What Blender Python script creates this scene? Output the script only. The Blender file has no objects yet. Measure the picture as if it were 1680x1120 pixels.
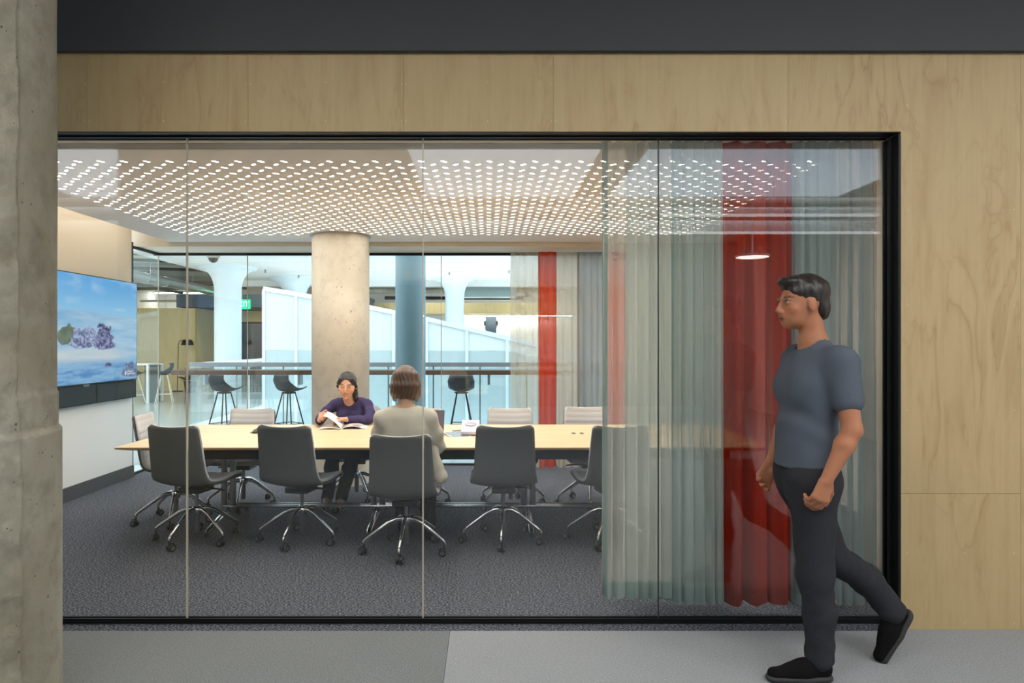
import bpy, bmesh, math, random
import numpy as np
from mathutils import Vector, Matrix
R = math.radians
PI = math.pi
SC = bpy.context.scene
COL = SC.collection
random.seed(7)

# ------------------------------------------------------------------ camera (24 mm, standing eye height, looking along +y)
CAM_H = 1.5
cam_d = bpy.data.cameras.new('camera')
cam = bpy.data.objects.new('camera', cam_d)
COL.objects.link(cam)
cam.location = (0, 0, CAM_H)
cam.rotation_euler = (R(90), 0, 0)
cam_d.sensor_width = 36
cam_d.lens = 24
cam_d.shift_x = 40 / 1680
cam_d.shift_y = 3 / 1680
cam_d.clip_start = .05
cam_d.clip_end = 200
SC.camera = cam
SC.view_settings.view_transform = 'Standard'
SC.view_settings.look = 'None'
SC.view_settings.gamma = 1
SC.view_settings.use_curve_mapping = False

def at(px, py, d):
    """the point at distance d from the camera that the survey of the photograph puts at (px, py)"""
    return Vector(((px - 800) * d / 1120, d, CAM_H - (py - 563) * d / 1120))

# ------------------------------------------------------------------ objects
def tag(o, label=None, cat=None, group=None, kind=None):
    if label: o['label'] = label
    if cat: o['category'] = cat
    if group: o['group'] = group
    if kind: o['kind'] = kind
    return o

def thing(name, label, cat, loc=(0, 0, 0), rz=0, group=None):
    o = bpy.data.objects.new(name, None)
    COL.objects.link(o)
    o.empty_display_size = .1
    o.location = loc
    o.rotation_euler = (0, 0, rz)
    return tag(o, label, cat, group)

def copy_tree(o, parent=None):
    c = o.copy()
    COL.objects.link(c)
    c.parent = parent
    for ch in list(o.children):
        copy_tree(ch, c)
    return c

class MB:
    """collects shapes; build() links them as one mesh object"""
    def __init__(s):
        s.v = []; s.f = []; s.m = []; s.sm = []
    def add(s, verts, faces, m=0, smooth=False):
        n = len(s.v)
        s.v += [tuple(v) for v in verts]
        for f in faces:
            s.f.append([i + n for i in f]); s.m.append(m); s.sm.append(smooth)
        return s
    def box(s, a, b, m=0, M=None, bev=0):
        x0, x1 = sorted((a[0], b[0])); y0, y1 = sorted((a[1], b[1])); z0, z1 = sorted((a[2], b[2]))
        if bev > 0:
            e = min(bev, (x1 - x0) / 2.01, (y1 - y0) / 2.01, (z1 - z0) / 2.01)
            bm = bmesh.new()
            vs = [bm.verts.new(p) for p in [(x0, y0, z0), (x1, y0, z0), (x1, y1, z0), (x0, y1, z0), (x0, y0, z1), (x1, y0, z1), (x1, y1, z1), (x0, y1, z1)]]
            for f in [(0, 3, 2, 1), (4, 5, 6, 7), (0, 1, 5, 4), (1, 2, 6, 5), (2, 3, 7, 6), (3, 0, 4, 7)]:
                bm.faces.new([vs[i] for i in f])
            bmesh.ops.bevel(bm, geom=list(bm.edges), offset=e, segments=2, profile=.6, affect='EDGES')
            bm.verts.index_update()
            V = [v.co.copy() for v in bm.verts]
            F = [[v.index for v in f.verts] for f in bm.faces]
            bm.free()
        else:
            V = [Vector(p) for p in [(x0, y0, z0), (x1, y0, z0), (x1, y1, z0), (x0, y1, z0), (x0, y0, z1), (x1, y0, z1), (x1, y1, z1), (x0, y1, z1)]]
            F = [(0, 3, 2, 1), (4, 5, 6, 7), (0, 1, 5, 4), (1, 2, 6, 5), (2, 3, 7, 6), (3, 0, 4, 7)]
        if M is not None: V = [M @ v for v in V]
        return s.add(V, F, m, False)
    def tube(s, pts, r, n=10, m=0, caps=True, flat=None):
        """a round bar along pts; r a number or one per point; flat=(axis, factor) squashes the section"""
        pts = [Vector(p) for p in pts]
        rs = r if isinstance(r, (list, tuple)) else [r] * len(pts)
        rings = []
        up = None
        for i, p in enumerate(pts):
            t = (pts[min(i + 1, len(pts) - 1)] - pts[max(i - 1, 0)]).normalized()
            if up is None:
                up = Vector((0, 0, 1)) if abs(t.z) < .9 else Vector((0, 1, 0))
            a = t.cross(up).normalized(); b = a.cross(t).normalized(); up = b
            ring = []
            for k in range(n):
                q = 2 * PI * k / n
                o = (a * math.cos(q) + b * math.sin(q)) * rs[i]
                if flat: o = o - flat[0] * o.dot(flat[0]) * (1 - flat[1])
                ring.append(p + o)
            rings.append(ring)
        V = [v for rg in rings for v in rg]
        F = []
        for i in range(len(rings) - 1):
            for k in range(n):
                F.append((i * n + k, i * n + (k + 1) % n, (i + 1) * n + (k + 1) % n, (i + 1) * n + k))
        s.add(V, F, m, True)
        if caps:
            s.add(rings[0], [list(range(n))[::-1]], m); s.add(rings[-1], [list(range(n))], m)
        return s
    def lathe(s, prof, c=(0, 0, 0), n=24, m=0, M=None):
        """prof: (radius, z) from bottom to top"""
        V = []; F = []
        for (r, z) in prof:
            for k in range(n):
                q = 2 * PI * k / n
                v = Vector((r * math.cos(q), r * math.sin(q), z))
                if M is not None: v = M @ v
                V.append(v + Vector(c))
        for i in range(len(prof) - 1):
            for k in range(n):
                F.append((i * n + k, i * n + (k + 1) % n, (i + 1) * n + (k + 1) % n, (i + 1) * n + k))
        s.add(V, F, m, True)
        if prof[0][0] > 1e-4: s.add(V[:n], [list(range(n))[::-1]], m)
        if prof[-1][0] > 1e-4: s.add(V[-n:], [list(range(n))], m)
        return s
    def prism(s, poly, h0, h1, m=0, axis='z', M=None):
        """extrudes the polygon poly between h0 and h1 along an axis"""
        def P(p, h):
            v = Vector((p[0], p[1], h)) if axis == 'z' else (Vector((p[0], h, p[1])) if axis == 'y' else Vector((h, p[0], p[1])))
            return M @ v if M is not None else v
        n = len(poly)
        V = [P(p, h0) for p in poly] + [P(p, h1) for p in poly]
        F = [list(range(n))[::-1], list(range(n, 2 * n))] + [(i, (i + 1) % n, n + (i + 1) % n, n + i) for i in range(n)]
        return s.add(V, F, m)
    def grid(s, fn, nu, nv, m=0, smooth=True, closed_u=False):
        V = [fn(i / nu, j / nv) for j in range(nv + 1) for i in range(nu + 1)]
        F = [(j * (nu + 1) + i, j * (nu + 1) + i + 1, (j + 1) * (nu + 1) + i + 1, (j + 1) * (nu + 1) + i) for j in range(nv) for i in range(nu)]
        return s.add(V, F, m, smooth)
    def build(s, name, mats, parent=None, loc=None, weld=False):
        me = bpy.data.meshes.new(name)
        me.from_pydata(s.v, [], s.f)
        me.polygons.foreach_set('material_index', s.m)
        me.polygons.foreach_set('use_smooth', s.sm)
        bm = bmesh.new(); bm.from_mesh(me)
        if weld: bmesh.ops.remove_doubles(bm, verts=list(bm.verts), dist=1e-5)
        bmesh.ops.recalc_face_normals(bm, faces=list(bm.faces))
        bm.to_mesh(me); bm.free()
        for mm in (mats if isinstance(mats, (list, tuple)) else [mats]): me.materials.append(mm)
        o = bpy.data.objects.new(name, me)
        COL.objects.link(o)
        if parent is not None: o.parent = parent
        if loc is not None: o.location = loc
        return o

def struct(name, mb, mats):
    return tag(mb.build(name, mats), kind='structure')

def solo(name, mb, mats, label, cat, group=None, loc=None):
    return tag(mb.build(name, mats, loc=loc), label, cat, group)

# ------------------------------------------------------------------ materials
def S(r, g, b):
    f = lambda c: (c / 255) / 12.92 if c / 255 <= .04045 else ((c / 255 + .055) / 1.055) ** 2.4
    return (f(r), f(g), f(b), 1)

class NT:
    def __init__(s, name):
        s.mat = bpy.data.materials.new(name); s.mat.use_nodes = True
        s.t = s.mat.node_tree; s.t.nodes.clear()
        s.out = s.t.nodes.new('ShaderNodeOutputMaterial')
    def n(s, kind, **kw):
        nd = s.t.nodes.new('ShaderNode' + kind)
        for k, v in kw.items():
            if k.startswith('_'): setattr(nd, k[1:], v)
            else: s.set(nd, k, v)
        return nd
    def set(s, nd, k, v):
        sk = nd.inputs[int(k[1:])] if (k[0] == 'i' and k[1:].isdigit()) else nd.inputs[k.replace('__', ' ')]
        if isinstance(v, bpy.types.NodeSocket): s.t.links.new(v, sk)
        elif isinstance(v, bpy.types.Node): s.t.links.new(v.outputs[0], sk)
        else: sk.default_value = v
    def math(s, op, a, b=0.0, c=0.0, clamp=False):
        return s.n('Math', _operation=op, _use_clamp=clamp, i0=a, i1=b, i2=c).outputs[0]
    def mix(s, f, a, b, kind='RGBA', blend='MIX'):
        nd = s.t.nodes.new('ShaderNodeMix'); nd.data_type = kind
        if kind == 'RGBA': nd.blend_type = blend; ii = (0, 6, 7); oo = 2
        else: ii = (0, 2, 3); oo = 0
        for i, v in zip(ii, (f, a, b)): s.set(nd, 'i%d' % i, v)
        return nd.outputs[oo]
    def ramp(s, f, stops):
        nd = s.n('ValToRGB', Fac=f)
        e = nd.color_ramp.elements
        while len(e) < len(stops): e.new(.5)
        for el, (p, c) in zip(e, stops):
            el.position = p; el.color = c if isinstance(c, tuple) else (c, c, c, 1)
        return nd.outputs[0]
    def coord(s, scale=(1, 1, 1), loc=(0, 0, 0), kind='Object'):
        tc = s.n('TexCoord')
        mp = s.n('Mapping', Vector=tc.outputs[kind], Scale=scale, Location=loc)
        return mp.outputs[0]
    def noise(s, vec, scale=5, detail=4, rough=.55, dist=0):
        return s.n('TexNoise', Vector=vec, Scale=scale, Detail=detail, Roughness=rough, Distortion=dist)
    def bump(s, h, strength=.3, dist=.01):
        return s.n('Bump', Height=h, Strength=strength, Distance=dist).outputs[0]
    def done(s, sh):
        s.t.links.new(sh.outputs[0] if isinstance(sh, bpy.types.Node) else sh, s.out.inputs[0])
        return s.mat
    def bsdf(s, **kw):
        return s.n('BsdfPrincipled', **kw)

def plain(name, col, rough=.6, metal=0., spec=.5, var=.06, vscale=8, bump=0., bscale=200):
    m = NT(name)
    v = m.coord()
    nz = m.noise(v, vscale, 4)
    c = m.mix(m.math('MULTIPLY', nz.outputs[0], var * 2), col, tuple(x * .8 for x in col[:3]) + (1,))
    kw = dict(Base__Color=c, Roughness=rough, Metallic=metal)
    kw['Specular IOR Level'] = spec
    b = m.bsdf(**kw)
    if bump: m.set(b, 'Normal', m.bump(m.noise(v, bscale, 3), bump, .004))
    return m.done(b)

def fabric(name, col, col2, scale=350, rough=.95, bump=.25, mixw=.6, stretch=(1, 1, 1)):
    m = NT(name)
    v = m.coord(stretch)
    a = m.noise(v, scale, 2, .7); b2 = m.noise(v, 9, 3)
    f = m.ramp(a.outputs[0], [(.35, 0.), (.68, 1.)])
    c = m.mix(m.math('MULTIPLY', f, mixw), col, col2)
    c = m.mix(m.math('MULTIPLY', b2.outputs[0], .25), c, tuple(x * .75 for x in col[:3]) + (1,))
    b = m.bsdf(Base__Color=c, Roughness=rough, Normal=m.bump(a, bump, .003))
    m.set(b, 'Specular IOR Level', .15)
    return m.done(b)

def carpet(name, base, light, dark, scale=(1, 1, 1), fleck=.62, size=170):
    m = NT(name)
    v = m.coord(scale)
    a = m.noise(v, size, 3, .75); b = m.noise(v, size * .42, 3, .7); w = m.noise(v, 1.2, 3)
    c = m.mix(m.ramp(b.outputs[0], [(.35, 0.), (.65, 1.)]), dark, base)
    c = m.mix(m.ramp(a.outputs[0], [(fleck - .1, 0.), (fleck + .06, 1.)]), c, light)
    c = m.mix(m.math('MULTIPLY', w.outputs[0], .25), c, dark)
    sh = m.bsdf(Base__Color=c, Roughness=1., Normal=m.bump(a, .6, .006))
    m.set(sh, 'Specular IOR Level', .05)
    return m.done(sh)

def glass(name, tint, boost=1.0):
    """a thin architectural pane: clear transmission with a mirror-like Fresnel reflection"""
    m = NT(name)
    g = m.n('NewGeometry')
    dt = m.n('VectorMath', _operation='DOT_PRODUCT', i0=g.outputs['Incoming'], i1=g.outputs['Normal'])
    c = m.math('ABSOLUTE', dt.outputs['Value'])
    f = m.math('POWER', m.math('SUBTRACT', 1.0, c), 5.0)
    f = m.math('MULTIPLY_ADD', f, .96 * boost, .042 * boost, clamp=True)
    tr = m.n('BsdfTransparent', Color=tint)
    gl = m.n('BsdfGlossy', Color=(1, 1, 1, 1), Roughness=0.0)
    return m.done(m.n('MixShader', i0=f, i1=tr, i2=gl))

def sheer(name, col, open_=.4, trans=.5, weave=0.12, streak=.4):
    """woven cloth: partly open, partly reflecting, partly letting light through"""
    m = NT(name)
    v = m.coord((26, 6, .25))
    st = m.noise(v, 1.0, 4, .7)
    c = m.mix(m.math('MULTIPLY', m.ramp(st.outputs[0], [(.35, 0.), (.65, 1.)]), streak), col, tuple(x * .72 for x in col[:3]) + (1,))
    fine = m.noise(m.coord((1, 1, 1)), 420, 2)
    op = m.math('ADD', open_ - weave * .5, m.math('MULTIPLY', fine.outputs[0], weave), clamp=True)
    df = m.n('BsdfDiffuse', Color=c); tl = m.n('BsdfTranslucent', Color=c)
    body = m.n('MixShader', i0=trans, i1=df, i2=tl)
    tp = m.n('BsdfTransparent', Color=(1, 1, 1, 1))
    return m.done(m.n('MixShader', i0=op, i1=body, i2=tp))

def emit(name, col, strength):
    m = NT(name)
    return m.done(m.n('Emission', Color=col, Strength=strength))

def concrete(name, base, light, dark, pits=26, pitsize=.55):
    m = NT(name)
    v = m.coord()
    big = m.noise(v, 1.6, 6, .6, .6); mid = m.noise(v, 9, 6, .65); fine = m.noise(v, 90, 3, .6)
    c = m.mix(m.ramp(big.outputs[0], [(.36, 0.), (.62, 1.)]), base, light)
    c = m.mix(m.math('MULTIPLY', m.ramp(mid.outputs[0], [(.48, 0.), (.75, 1.)]), .55), c, dark)
    vo = m.n('TexVoronoi', Vector=v, Scale=pits, Randomness=1.0)
    wn = m.noise(v, pits * .43, 2)
    # only some cells hold an air pit
    pit = m.math('LESS_THAN', vo.outputs['Distance'], m.math('MULTIPLY', m.math('SUBTRACT', wn.outputs[0], .44, clamp=True), pitsize))
    c = m.mix(m.math('MULTIPLY', pit, .75), c, tuple(x * .3 for x in dark[:3]) + (1,))
    h = m.math('ADD', m.math('MULTIPLY', mid.outputs[0], .8), m.math('MULTIPLY', fine.outputs[0], .35))
    h = m.math('SUBTRACT', h, m.math('MULTIPLY', pit, .8))
    return m.done(m.bsdf(Base__Color=c, Roughness=.88, Normal=m.bump(h, .45, .012)))

def plywood(name, light, mid, dark, rings=7):
    """rotary-cut veneer: the contour lines of a stretched noise field; each sheet has its own W"""
    m = NT(name)
    tc = m.n('TexCoord')
    at_ = m.n('Attribute', _attribute_name='sheet')
    w = m.math('MULTIPLY', at_.outputs['Fac'], 37.0)
    P = lambda sc: m.n('Mapping', Vector=tc.outputs['Object'], Scale=sc).outputs[0]
    T = lambda vec, sc, det, off=0.0, rough=.45, dist=0.0: m.n('TexNoise', _noise_dimensions='4D', Vector=vec, W=m.math('ADD', w, off), Scale=sc, Detail=det, Roughness=rough, Distortion=dist).outputs[0]
    n1 = T(P((4.8, 4.8, 1.05)), .8, 4.0, 0.0, .52, .9)
    n2 = T(P((70, 70, 1.6)), 1.0, 4.0)
    n3 = T(P((16, 16, 2.2)), 1.0, 4.0, 9.0, .6)
    # soft bands that are sharp on one side, like summer wood
    fr = m.math('FRACT', m.math('MULTIPLY', m.math('ADD', n1, m.math('MULTIPLY', n3, .035)), rings))
    band = m.ramp(fr, [(.0, 1.), (.06, .45), (.35, .08), (.75, 0.), (.94, .35), (1., 1.)])
    tone = T(P((2.2, 2.2, .9)), 1.1, 3.0, 4.0)
    strength = m.math('MULTIPLY', band, m.ramp(tone, [(.38, .06), (.68, .66)]))
    strength = m.math('MULTIPLY', strength, m.math('MULTIPLY_ADD', n3, .8, .5), clamp=True)
    c = m.mix(m.math('MULTIPLY', n2, .8), light, mid)
    c = m.mix(m.ramp(n3, [(.45, 0.), (.8, .35)]), c, dark)
    c = m.mix(strength, c, dark)
    c = m.mix(m.math('MULTIPLY', m.math('FRACT', m.math('MULTIPLY', at_.outputs['Fac'], 7.13)), .3), c, mid)
    return m.done(m.bsdf(Base__Color=c, Roughness=.55, Normal=m.bump(n2, .06, .002)))

def oak(name, light, dark, axis=(1.2, 22, 22)):
    m = NT(name)
    v = m.coord(axis)
    a = m.noise(v, 1.0, 5, .6, .3); b = m.noise(v, 4.5, 3)
    c = m.mix(m.ramp(a.outputs[0], [(.3, 0.), (.7, 1.)]), light, dark)
    c = m.mix(m.math('MULTIPLY', b.outputs[0], .3), c, light)
    return m.done(m.bsdf(Base__Color=c, Roughness=.42))

M = {}
M['ply'] = plywood('plywood_veneer', S(198, 174, 130), S(182, 156, 110), S(146, 106, 62))
M['ply_far'] = plywood('far_plywood', S(228, 208, 158), S(210, 186, 134), S(176, 146, 96))
M['conc'] = concrete('cast_concrete', S(140, 133, 114), S(162, 157, 141), S(100, 93, 78), pits=34, pitsize=.7)
M['conc_warm'] = concrete('warm_concrete', S(204, 195, 178), S(216, 208, 192), S(178, 167, 148), pits=24, pitsize=.8)
M['conc_dark'] = concrete('corridor_concrete', S(200, 204, 206), S(220, 222, 224), S(150, 152, 152))
M['charcoal'] = plain('charcoal_paint', S(64, 66, 68), .7)
M['black'] = plain('black_metal', S(22, 22, 23), .45, .4)
M['blackmat'] = plain('black_matte', S(24, 24, 25), .8)
M['blackpl'] = plain('black_plastic', S(30, 31, 33), .4)
M['chrome'] = plain('polished_aluminium', S(205, 206, 208), .12, 1.0, var=.02)
M['steel'] = plain('brushed_steel', S(150, 152, 154), .3, 1.0)
M['white'] = plain('white_paint', S(232, 231, 228), .6, var=.03)
M['warmwhite'] = plain('warm_white_paint', S(226, 214, 196), .65, var=.03)
M['cream'] = plain('cream_paint', S(228, 213, 190), .7, var=.05)
M['board'] = plain('white_board', S(232, 230, 226), .35, var=.02)
M['base'] = plain('dark_baseboard', S(66, 65, 66), .55)
M['ceil'] = plain('ceiling_panel', S(242, 236, 229), .75, var=.02)
M['carpet'] = carpet('room_carpet', S(60, 62, 69), S(146, 150, 161), S(32, 33, 38), scale=(.8, 1.25, 1), size=100, fleck=.56)
M['carpet_left'] = carpet('corridor_carpet_dark', S(140, 143, 143), S(168, 171, 171), S(114, 117, 117), size=260)
M['carpet_right'] = carpet('corridor_carpet_light', S(168, 171, 173), S(198, 201, 203), S(142, 145, 147), size=260)
M['floorfar'] = plain('polished_floor', S(176, 184, 186), .16, var=.15, vscale=1.5)
M['glass'] = glass('clear_glass', (.975, .985, .98, 1), 1.0)
M['glass_teal'] = glass('teal_glass', (.92, .965, .97, 1), 1.0)
M['glass_guard'] = glass('guard_glass', (.91, .95, .955, 1), 1.0)
M['silicone'] = plain('silicone_joint', S(196, 184, 166), .4)
M['silicone_dark'] = plain('dark_joint', S(54, 56, 54), .5)
M['oak'] = oak('light_oak', S(234, 206, 164), S(208, 174, 128))
M['oak_edge'] = oak('oak_edge', S(190, 152, 108), S(160, 124, 84))
M['walnut'] = oak('brown_counter', S(92, 66, 48), S(70, 50, 36))
M['felt'] = fabric('grey_felt', S(88, 89, 88), S(128, 129, 127), 420, mixw=.5)
M['padlight'] = fabric('light_upholstery', S(190, 190, 193), S(216, 216, 219), 420, mixw=.5)
M['white_panel'] = None
SLOT_E = 20.0
SCREEN_E = .36
WORLD_E = 1.4
FILL_BATTEN_E = 18.0
CORRIDOR_FILL_E = 7.0
SKYL_E = 1.1
VOID_E = 3.0
EXPO = 1.5
COVE_E = 5.5
# ================================================================== THE SETTING
WALL_Y = 3.58          # face of the plywood wall
GLASS_Y = 3.67         # front glazing
FAR_Y = 8.4            # far glazing
LEFT_X = -4.0          # screen wall
HEAD = 2.61            # top of the glazed openings
CEIL = 2.66            # perforated ceiling
ROOM_R = 3.3

def sheets(name, boxes, mat, screws=()):
    """plywood sheets with a hairline joint; one number per sheet tells the veneer apart"""
    mb = MB(); ids = []
    for i, (a, b, sid) in enumerate(boxes):
        n0 = len(mb.f); mb.box(a, b, 0); ids += [sid] * (len(mb.f) - n0)
    for (x, y, z) in screws:
        n0 = len(mb.f)
        mb.lathe([(.0042, 0), (.0036, .0012), (0.0, .0016)], (x, y, z), 8, 1, Matrix.Rotation(R(90), 3, 'X'))
        ids += [0] * (len(mb.f) - n0)
    o = mb.build(name, [mat, M['screw']])
    at_ = o.data.attributes.new('sheet', 'FLOAT', 'FACE')
    at_.data.foreach_set('value', ids)
    return tag(o, kind='structure')

M['screw'] = plain('filler_dot', S(222, 196, 150), .5)

# front wall: header sheets, right-hand sheets, the hidden left end
seams = [-5.4, -3.4, -2.1, -1.256, -.44, .345, 1.575]
bx = []; g = .0006
for i in range(len(seams) - 1):
    bx.append(((seams[i] + g, WALL_Y, HEAD), (seams[i + 1] - g, WALL_Y + .03, 3.02), .13 + .171 * i))
bx.append(((1.575 + g, WALL_Y, HEAD), (2.795 - g, WALL_Y + .03, 3.02), .93))
bx.append(((2.168, WALL_Y, .713), (2.795 - g, WALL_Y + .03, HEAD), .93))
bx.append(((2.168, WALL_Y, 0.0), (2.795 - g, WALL_Y + .03, .711), .41))
bx.append(((2.795 + g, WALL_Y, 0.0), (5.6, WALL_Y + .03, 3.02), .67))
bx.append(((-5.4, WALL_Y, 0.0), (-3.62, WALL_Y + .03, HEAD), .29))
sc = []
for x in seams[1:]:
    for z in (2.665, 2.86):
        sc += [(x - .012, WALL_Y, z), (x + .012, WALL_Y, z)]
for x in (2.2, 2.5, 2.76):
    for z in (.03, .4, .68, .74, 1.15, 1.7, 2.2, 2.75):
        if not (x == 2.5 and .5 < z < 2.7 and z not in (.68, .74)): sc.append((x, WALL_Y, z))
for x in (-1.7, -.85, 0.0, .9):
    sc += [(x, WALL_Y, 2.665), (x, WALL_Y, 2.87)]
sheets('wall_front', bx, M['ply'], sc)
mb = MB()
mb.box((-5.4, WALL_Y + .031, HEAD + .02), (5.6, 3.86, 3.25))
mb.box((2.2, WALL_Y + .031, 0), (5.6, 3.86, HEAD + .02)); mb.box((-5.4, WALL_Y + .031, 0), (-3.62, 3.86, HEAD + .02))
struct('wall_core', mb, M['warmwhite'])
mb = MB(); mb.box((-7, 3.545, 3.02), (6, 3.85, 3.9))
struct('wall_bulkhead', mb, M['charcoal'])
# black metal reveal around the front glazing
mb = MB()
mb.box((-3.6, WALL_Y + .002, HEAD - .004), (2.166, 3.72, HEAD - .001))
mb.box((-3.6, GLASS_Y - .03, HEAD - .013), (2.15, GLASS_Y - .012, HEAD - .004)); mb.box((-3.6, GLASS_Y + .012, HEAD - .013), (2.15, GLASS_Y + .03, HEAD - .004))
mb.box((2.156, WALL_Y + .002, 0), (2.167, 3.72, HEAD - .012))
mb.box((2.140, GLASS_Y - .03, .03), (2.155, GLASS_Y - .012, HEAD - .02)); mb.box((2.140, GLASS_Y + .012, .03), (2.155, GLASS_Y + .03, HEAD - .02))
mb.box((-3.61, WALL_Y + .002, 0), (-3.6, 3.72, HEAD))
mb.box((-3.6, GLASS_Y - .018, 0.0), (2.156, GLASS_Y - .010, .028)); mb.box((-3.6, GLASS_Y + .010, 0.0), (2.156, GLASS_Y + .018, .028))
struct('trim_front_glazing', mb, M['black'])
# front glass sheets, each with the joint on its right edge
gx = [-3.598, -2.88, -1.615, -.347, .917, 2.15]
for i in range(5):
    mb = MB(); mb.box((gx[i] + .0036, GLASS_Y - .006, .004), (gx[i + 1] - .0036, GLASS_Y + .006, HEAD - .006))
    w = struct('window_%d' % (i + 1), mb, M['glass'])
    if i < 4:
        mb = MB(); mb.box((gx[i + 1] - .0034, GLASS_Y - .0065, .004), (gx[i + 1] + .0034, GLASS_Y + .0065, HEAD - .0065))
        mb.build('silicone_joint', M['silicone_dark'] if i == 3 else M['silicone'], w)

# floors
mb = MB(); mb.box((-3.62, WALL_Y - .015, -.1), (2.168, WALL_Y + .031, 0.0)); mb.box((-4.1, WALL_Y + .031, -.1), (ROOM_R, 8.42, 0))
struct('floor_room', mb, M['carpet'])
mb = MB(); mb.box((-8, -9, -.1), (-.197, WALL_Y - .016, 0)); mb.box((-8, WALL_Y - .016, -.1), (-3.6205, 3.86, -.0005))
struct('floor_corridor_dark', mb, M['carpet_left'])
mb = MB(); mb.box((-.195, -9, -.1), (6, WALL_Y - .016, 0)); mb.box((2.1695, WALL_Y - .016, -.1), (6, 3.86, -.0005))
struct('floor_corridor_light', mb, M['carpet_right'])
mb = MB()
mb.box((-12, 8.43, -.3), (8, 11.78, 0)); mb.box((-12, 11.78, -.3), (-5.12, 26, 0)); mb.box((-5.12, 20.3, -.3), (8, 26, 0))
struct('floor_landing', mb, M['floorfar'])
mb = MB(); mb.box((-12, 11.78, -4.2), (8, 26, -4.0))
struct('floor_lower_level', mb, M['white'])

# walls of the meeting room
mb = MB(); mb.box((LEFT_X - .12, 3.87, 0), (LEFT_X, 7.67, 3.05))
struct('wall_left', mb, M['cream'])
mb = MB(); mb.box((LEFT_X + .001, 3.88, .135), (LEFT_X + .012, 7.665, 1.0))
struct('trim_whiteboard', mb, M['board'])
mb = MB(); mb.box((LEFT_X + .001, 3.88, .001), (LEFT_X + .03, 7.668, .135))
struct('baseboard_left', mb, M['base'])
mb = MB(); mb.box((LEFT_X - .1, 7.672, 0.001), (LEFT_X + .004, 7.70, 2.64))
struct('trim_corner_post', mb, M['black'])
mb = MB(); mb.box((ROOM_R, 3.87, 0), (ROOM_R + .12, 8.42, 3.05))
struct('wall_right', mb, M['warmwhite'])
mb = MB(); mb.box((-4.3, 3.87, 3.05), (ROOM_R + .15, 8.5, 3.2))
struct('ceiling_slab', mb, M['cream'])
# soffit over the far glazing and its frame
mb = MB(); mb.box((-4.1, 7.83, HEAD), (ROOM_R, 8.46, 3.05))
struct('ceiling_soffit', mb, M['warmwhite'])
mb = MB()
mb.box((-4.1, FAR_Y - .03, HEAD - .03), (ROOM_R, FAR_Y + .03, HEAD - .001)); mb.box((-4.1, FAR_Y - .02, .001), (ROOM_R, FAR_Y + .02, .025))
mb.box((-4.06, 7.70, HEAD - .03), (-4.03, FAR_Y - .03, HEAD - .001)); mb.box((-4.06, 7.70, .001), (-4.03, FAR_Y - .02, .025))
struct('trim_far_glazing', mb, M['black'])
fx = [-4.05, -2.955, -.57, 1.815, ROOM_R]
for i in range(4):
    mb = MB(); mb.box((fx[i] + .004, FAR_Y - .006, .025), (fx[i + 1] - .004, FAR_Y + .006, HEAD - .03))
    w = struct('window_%d' % (6 + i), mb, M['glass_teal'])
    mb = MB(); mb.box((fx[i] - .004, FAR_Y - .0065, .025), (fx[i] + .004, FAR_Y + .0065, HEAD - .03))
    mb.build('silicone_joint', M['silicone'], w)
mb = MB(); mb.box((-4.051, 7.702, .025), (-4.039, FAR_Y - .012, HEAD - .03))
struct('window_10', mb, M['glass_teal'])

# perforated luminous ceiling: every slot is a hole with a lit lens behind it
M['slot'] = emit('slot_lens', (1.0, .94, .86, 1), SLOT_E)
mb = MB()
x0, x1, y0, y1, zt = -3.64, 2.75, 4.09, 7.825, CEIL + .035
cw, ch = .146, .0773
ys, nrow, ncol = 4.36 - ch / 2, 39, 37
xs = -3.2 - cw / 2
ring_n = 12
COLX, COLY, COLR = -1.592, 7.40, .305
for j in range(nrow):
    ya = ys + j * ch; yb = ya + ch; yc = (ya + yb) / 2
    off = (j % 2) * cw / 2
    xa = xs + off
    mb.add([(x0, ya, CEIL), (xa, ya, CEIL), (xa, yb, CEIL), (x0, yb, CEIL)], [(0, 1, 2, 3)])
    xe = xa + ncol * cw
    mb.add([(xe, ya, CEIL), (x1, ya, CEIL), (x1, yb, CEIL), (xe, yb, CEIL)], [(0, 1, 2, 3)])
    ang = R(45) if j % 2 == 0 else R(135)
    for i in range(ncol):
        xc = xa + (i + .5) * cw
        if (xc - COLX) ** 2 + (yc - COLY) ** 2 < (COLR + .06) ** 2:
            mb.add([(xc - cw / 2, ya, CEIL), (xc + cw / 2, ya, CEIL), (xc + cw / 2, yb, CEIL), (xc - cw / 2, yb, CEIL)], [(0, 1, 2, 3)]); continue
        el = []; rc = []
        hx, hy = cw / 2, ch / 2
        bpts = [(hx, -hy), (hx, 0), (hx, hy), (hx * .5, hy), (0, hy), (-hx * .5, hy), (-hx, hy), (-hx, 0), (-hx, -hy), (-hx * .5, -hy), (0, -hy), (hx * .5, -hy)]
        for (bx_, by_) in bpts:
            t = math.atan2(by_, bx_) - ang
            # stadium-like slot: super-ellipse radius in the direction of the cell's rim point
            c_, s_ = abs(math.cos(t)), abs(math.sin(t))
            r = 1.0 / ((c_ / .0245) ** 2.6 + (s_ / .0098) ** 2.6) ** (1 / 2.6)
            q = t + ang
            el.append((xc + r * math.cos(q), yc + r * math.sin(q))); rc.append((xc + bx_, yc + by_))
        V = [(p[0], p[1], CEIL) for p in rc] + [(p[0], p[1], CEIL) for p in el] + [(p[0], p[1], CEIL + .005) for p in el]
        n = 12
        F = [(k, (k + 1) % n, n + (k + 1) % n, n + k) for k in range(n)]
        mb.add(V, F, 0)
        mb.add(V[n:], [(k, (k + 1) % n, n + (k + 1) % n, n + k) for k in range(n)], 0)
        mb.add(V[2 * n:], [list(range(n))], 1)
ye = ys + nrow * ch
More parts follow.
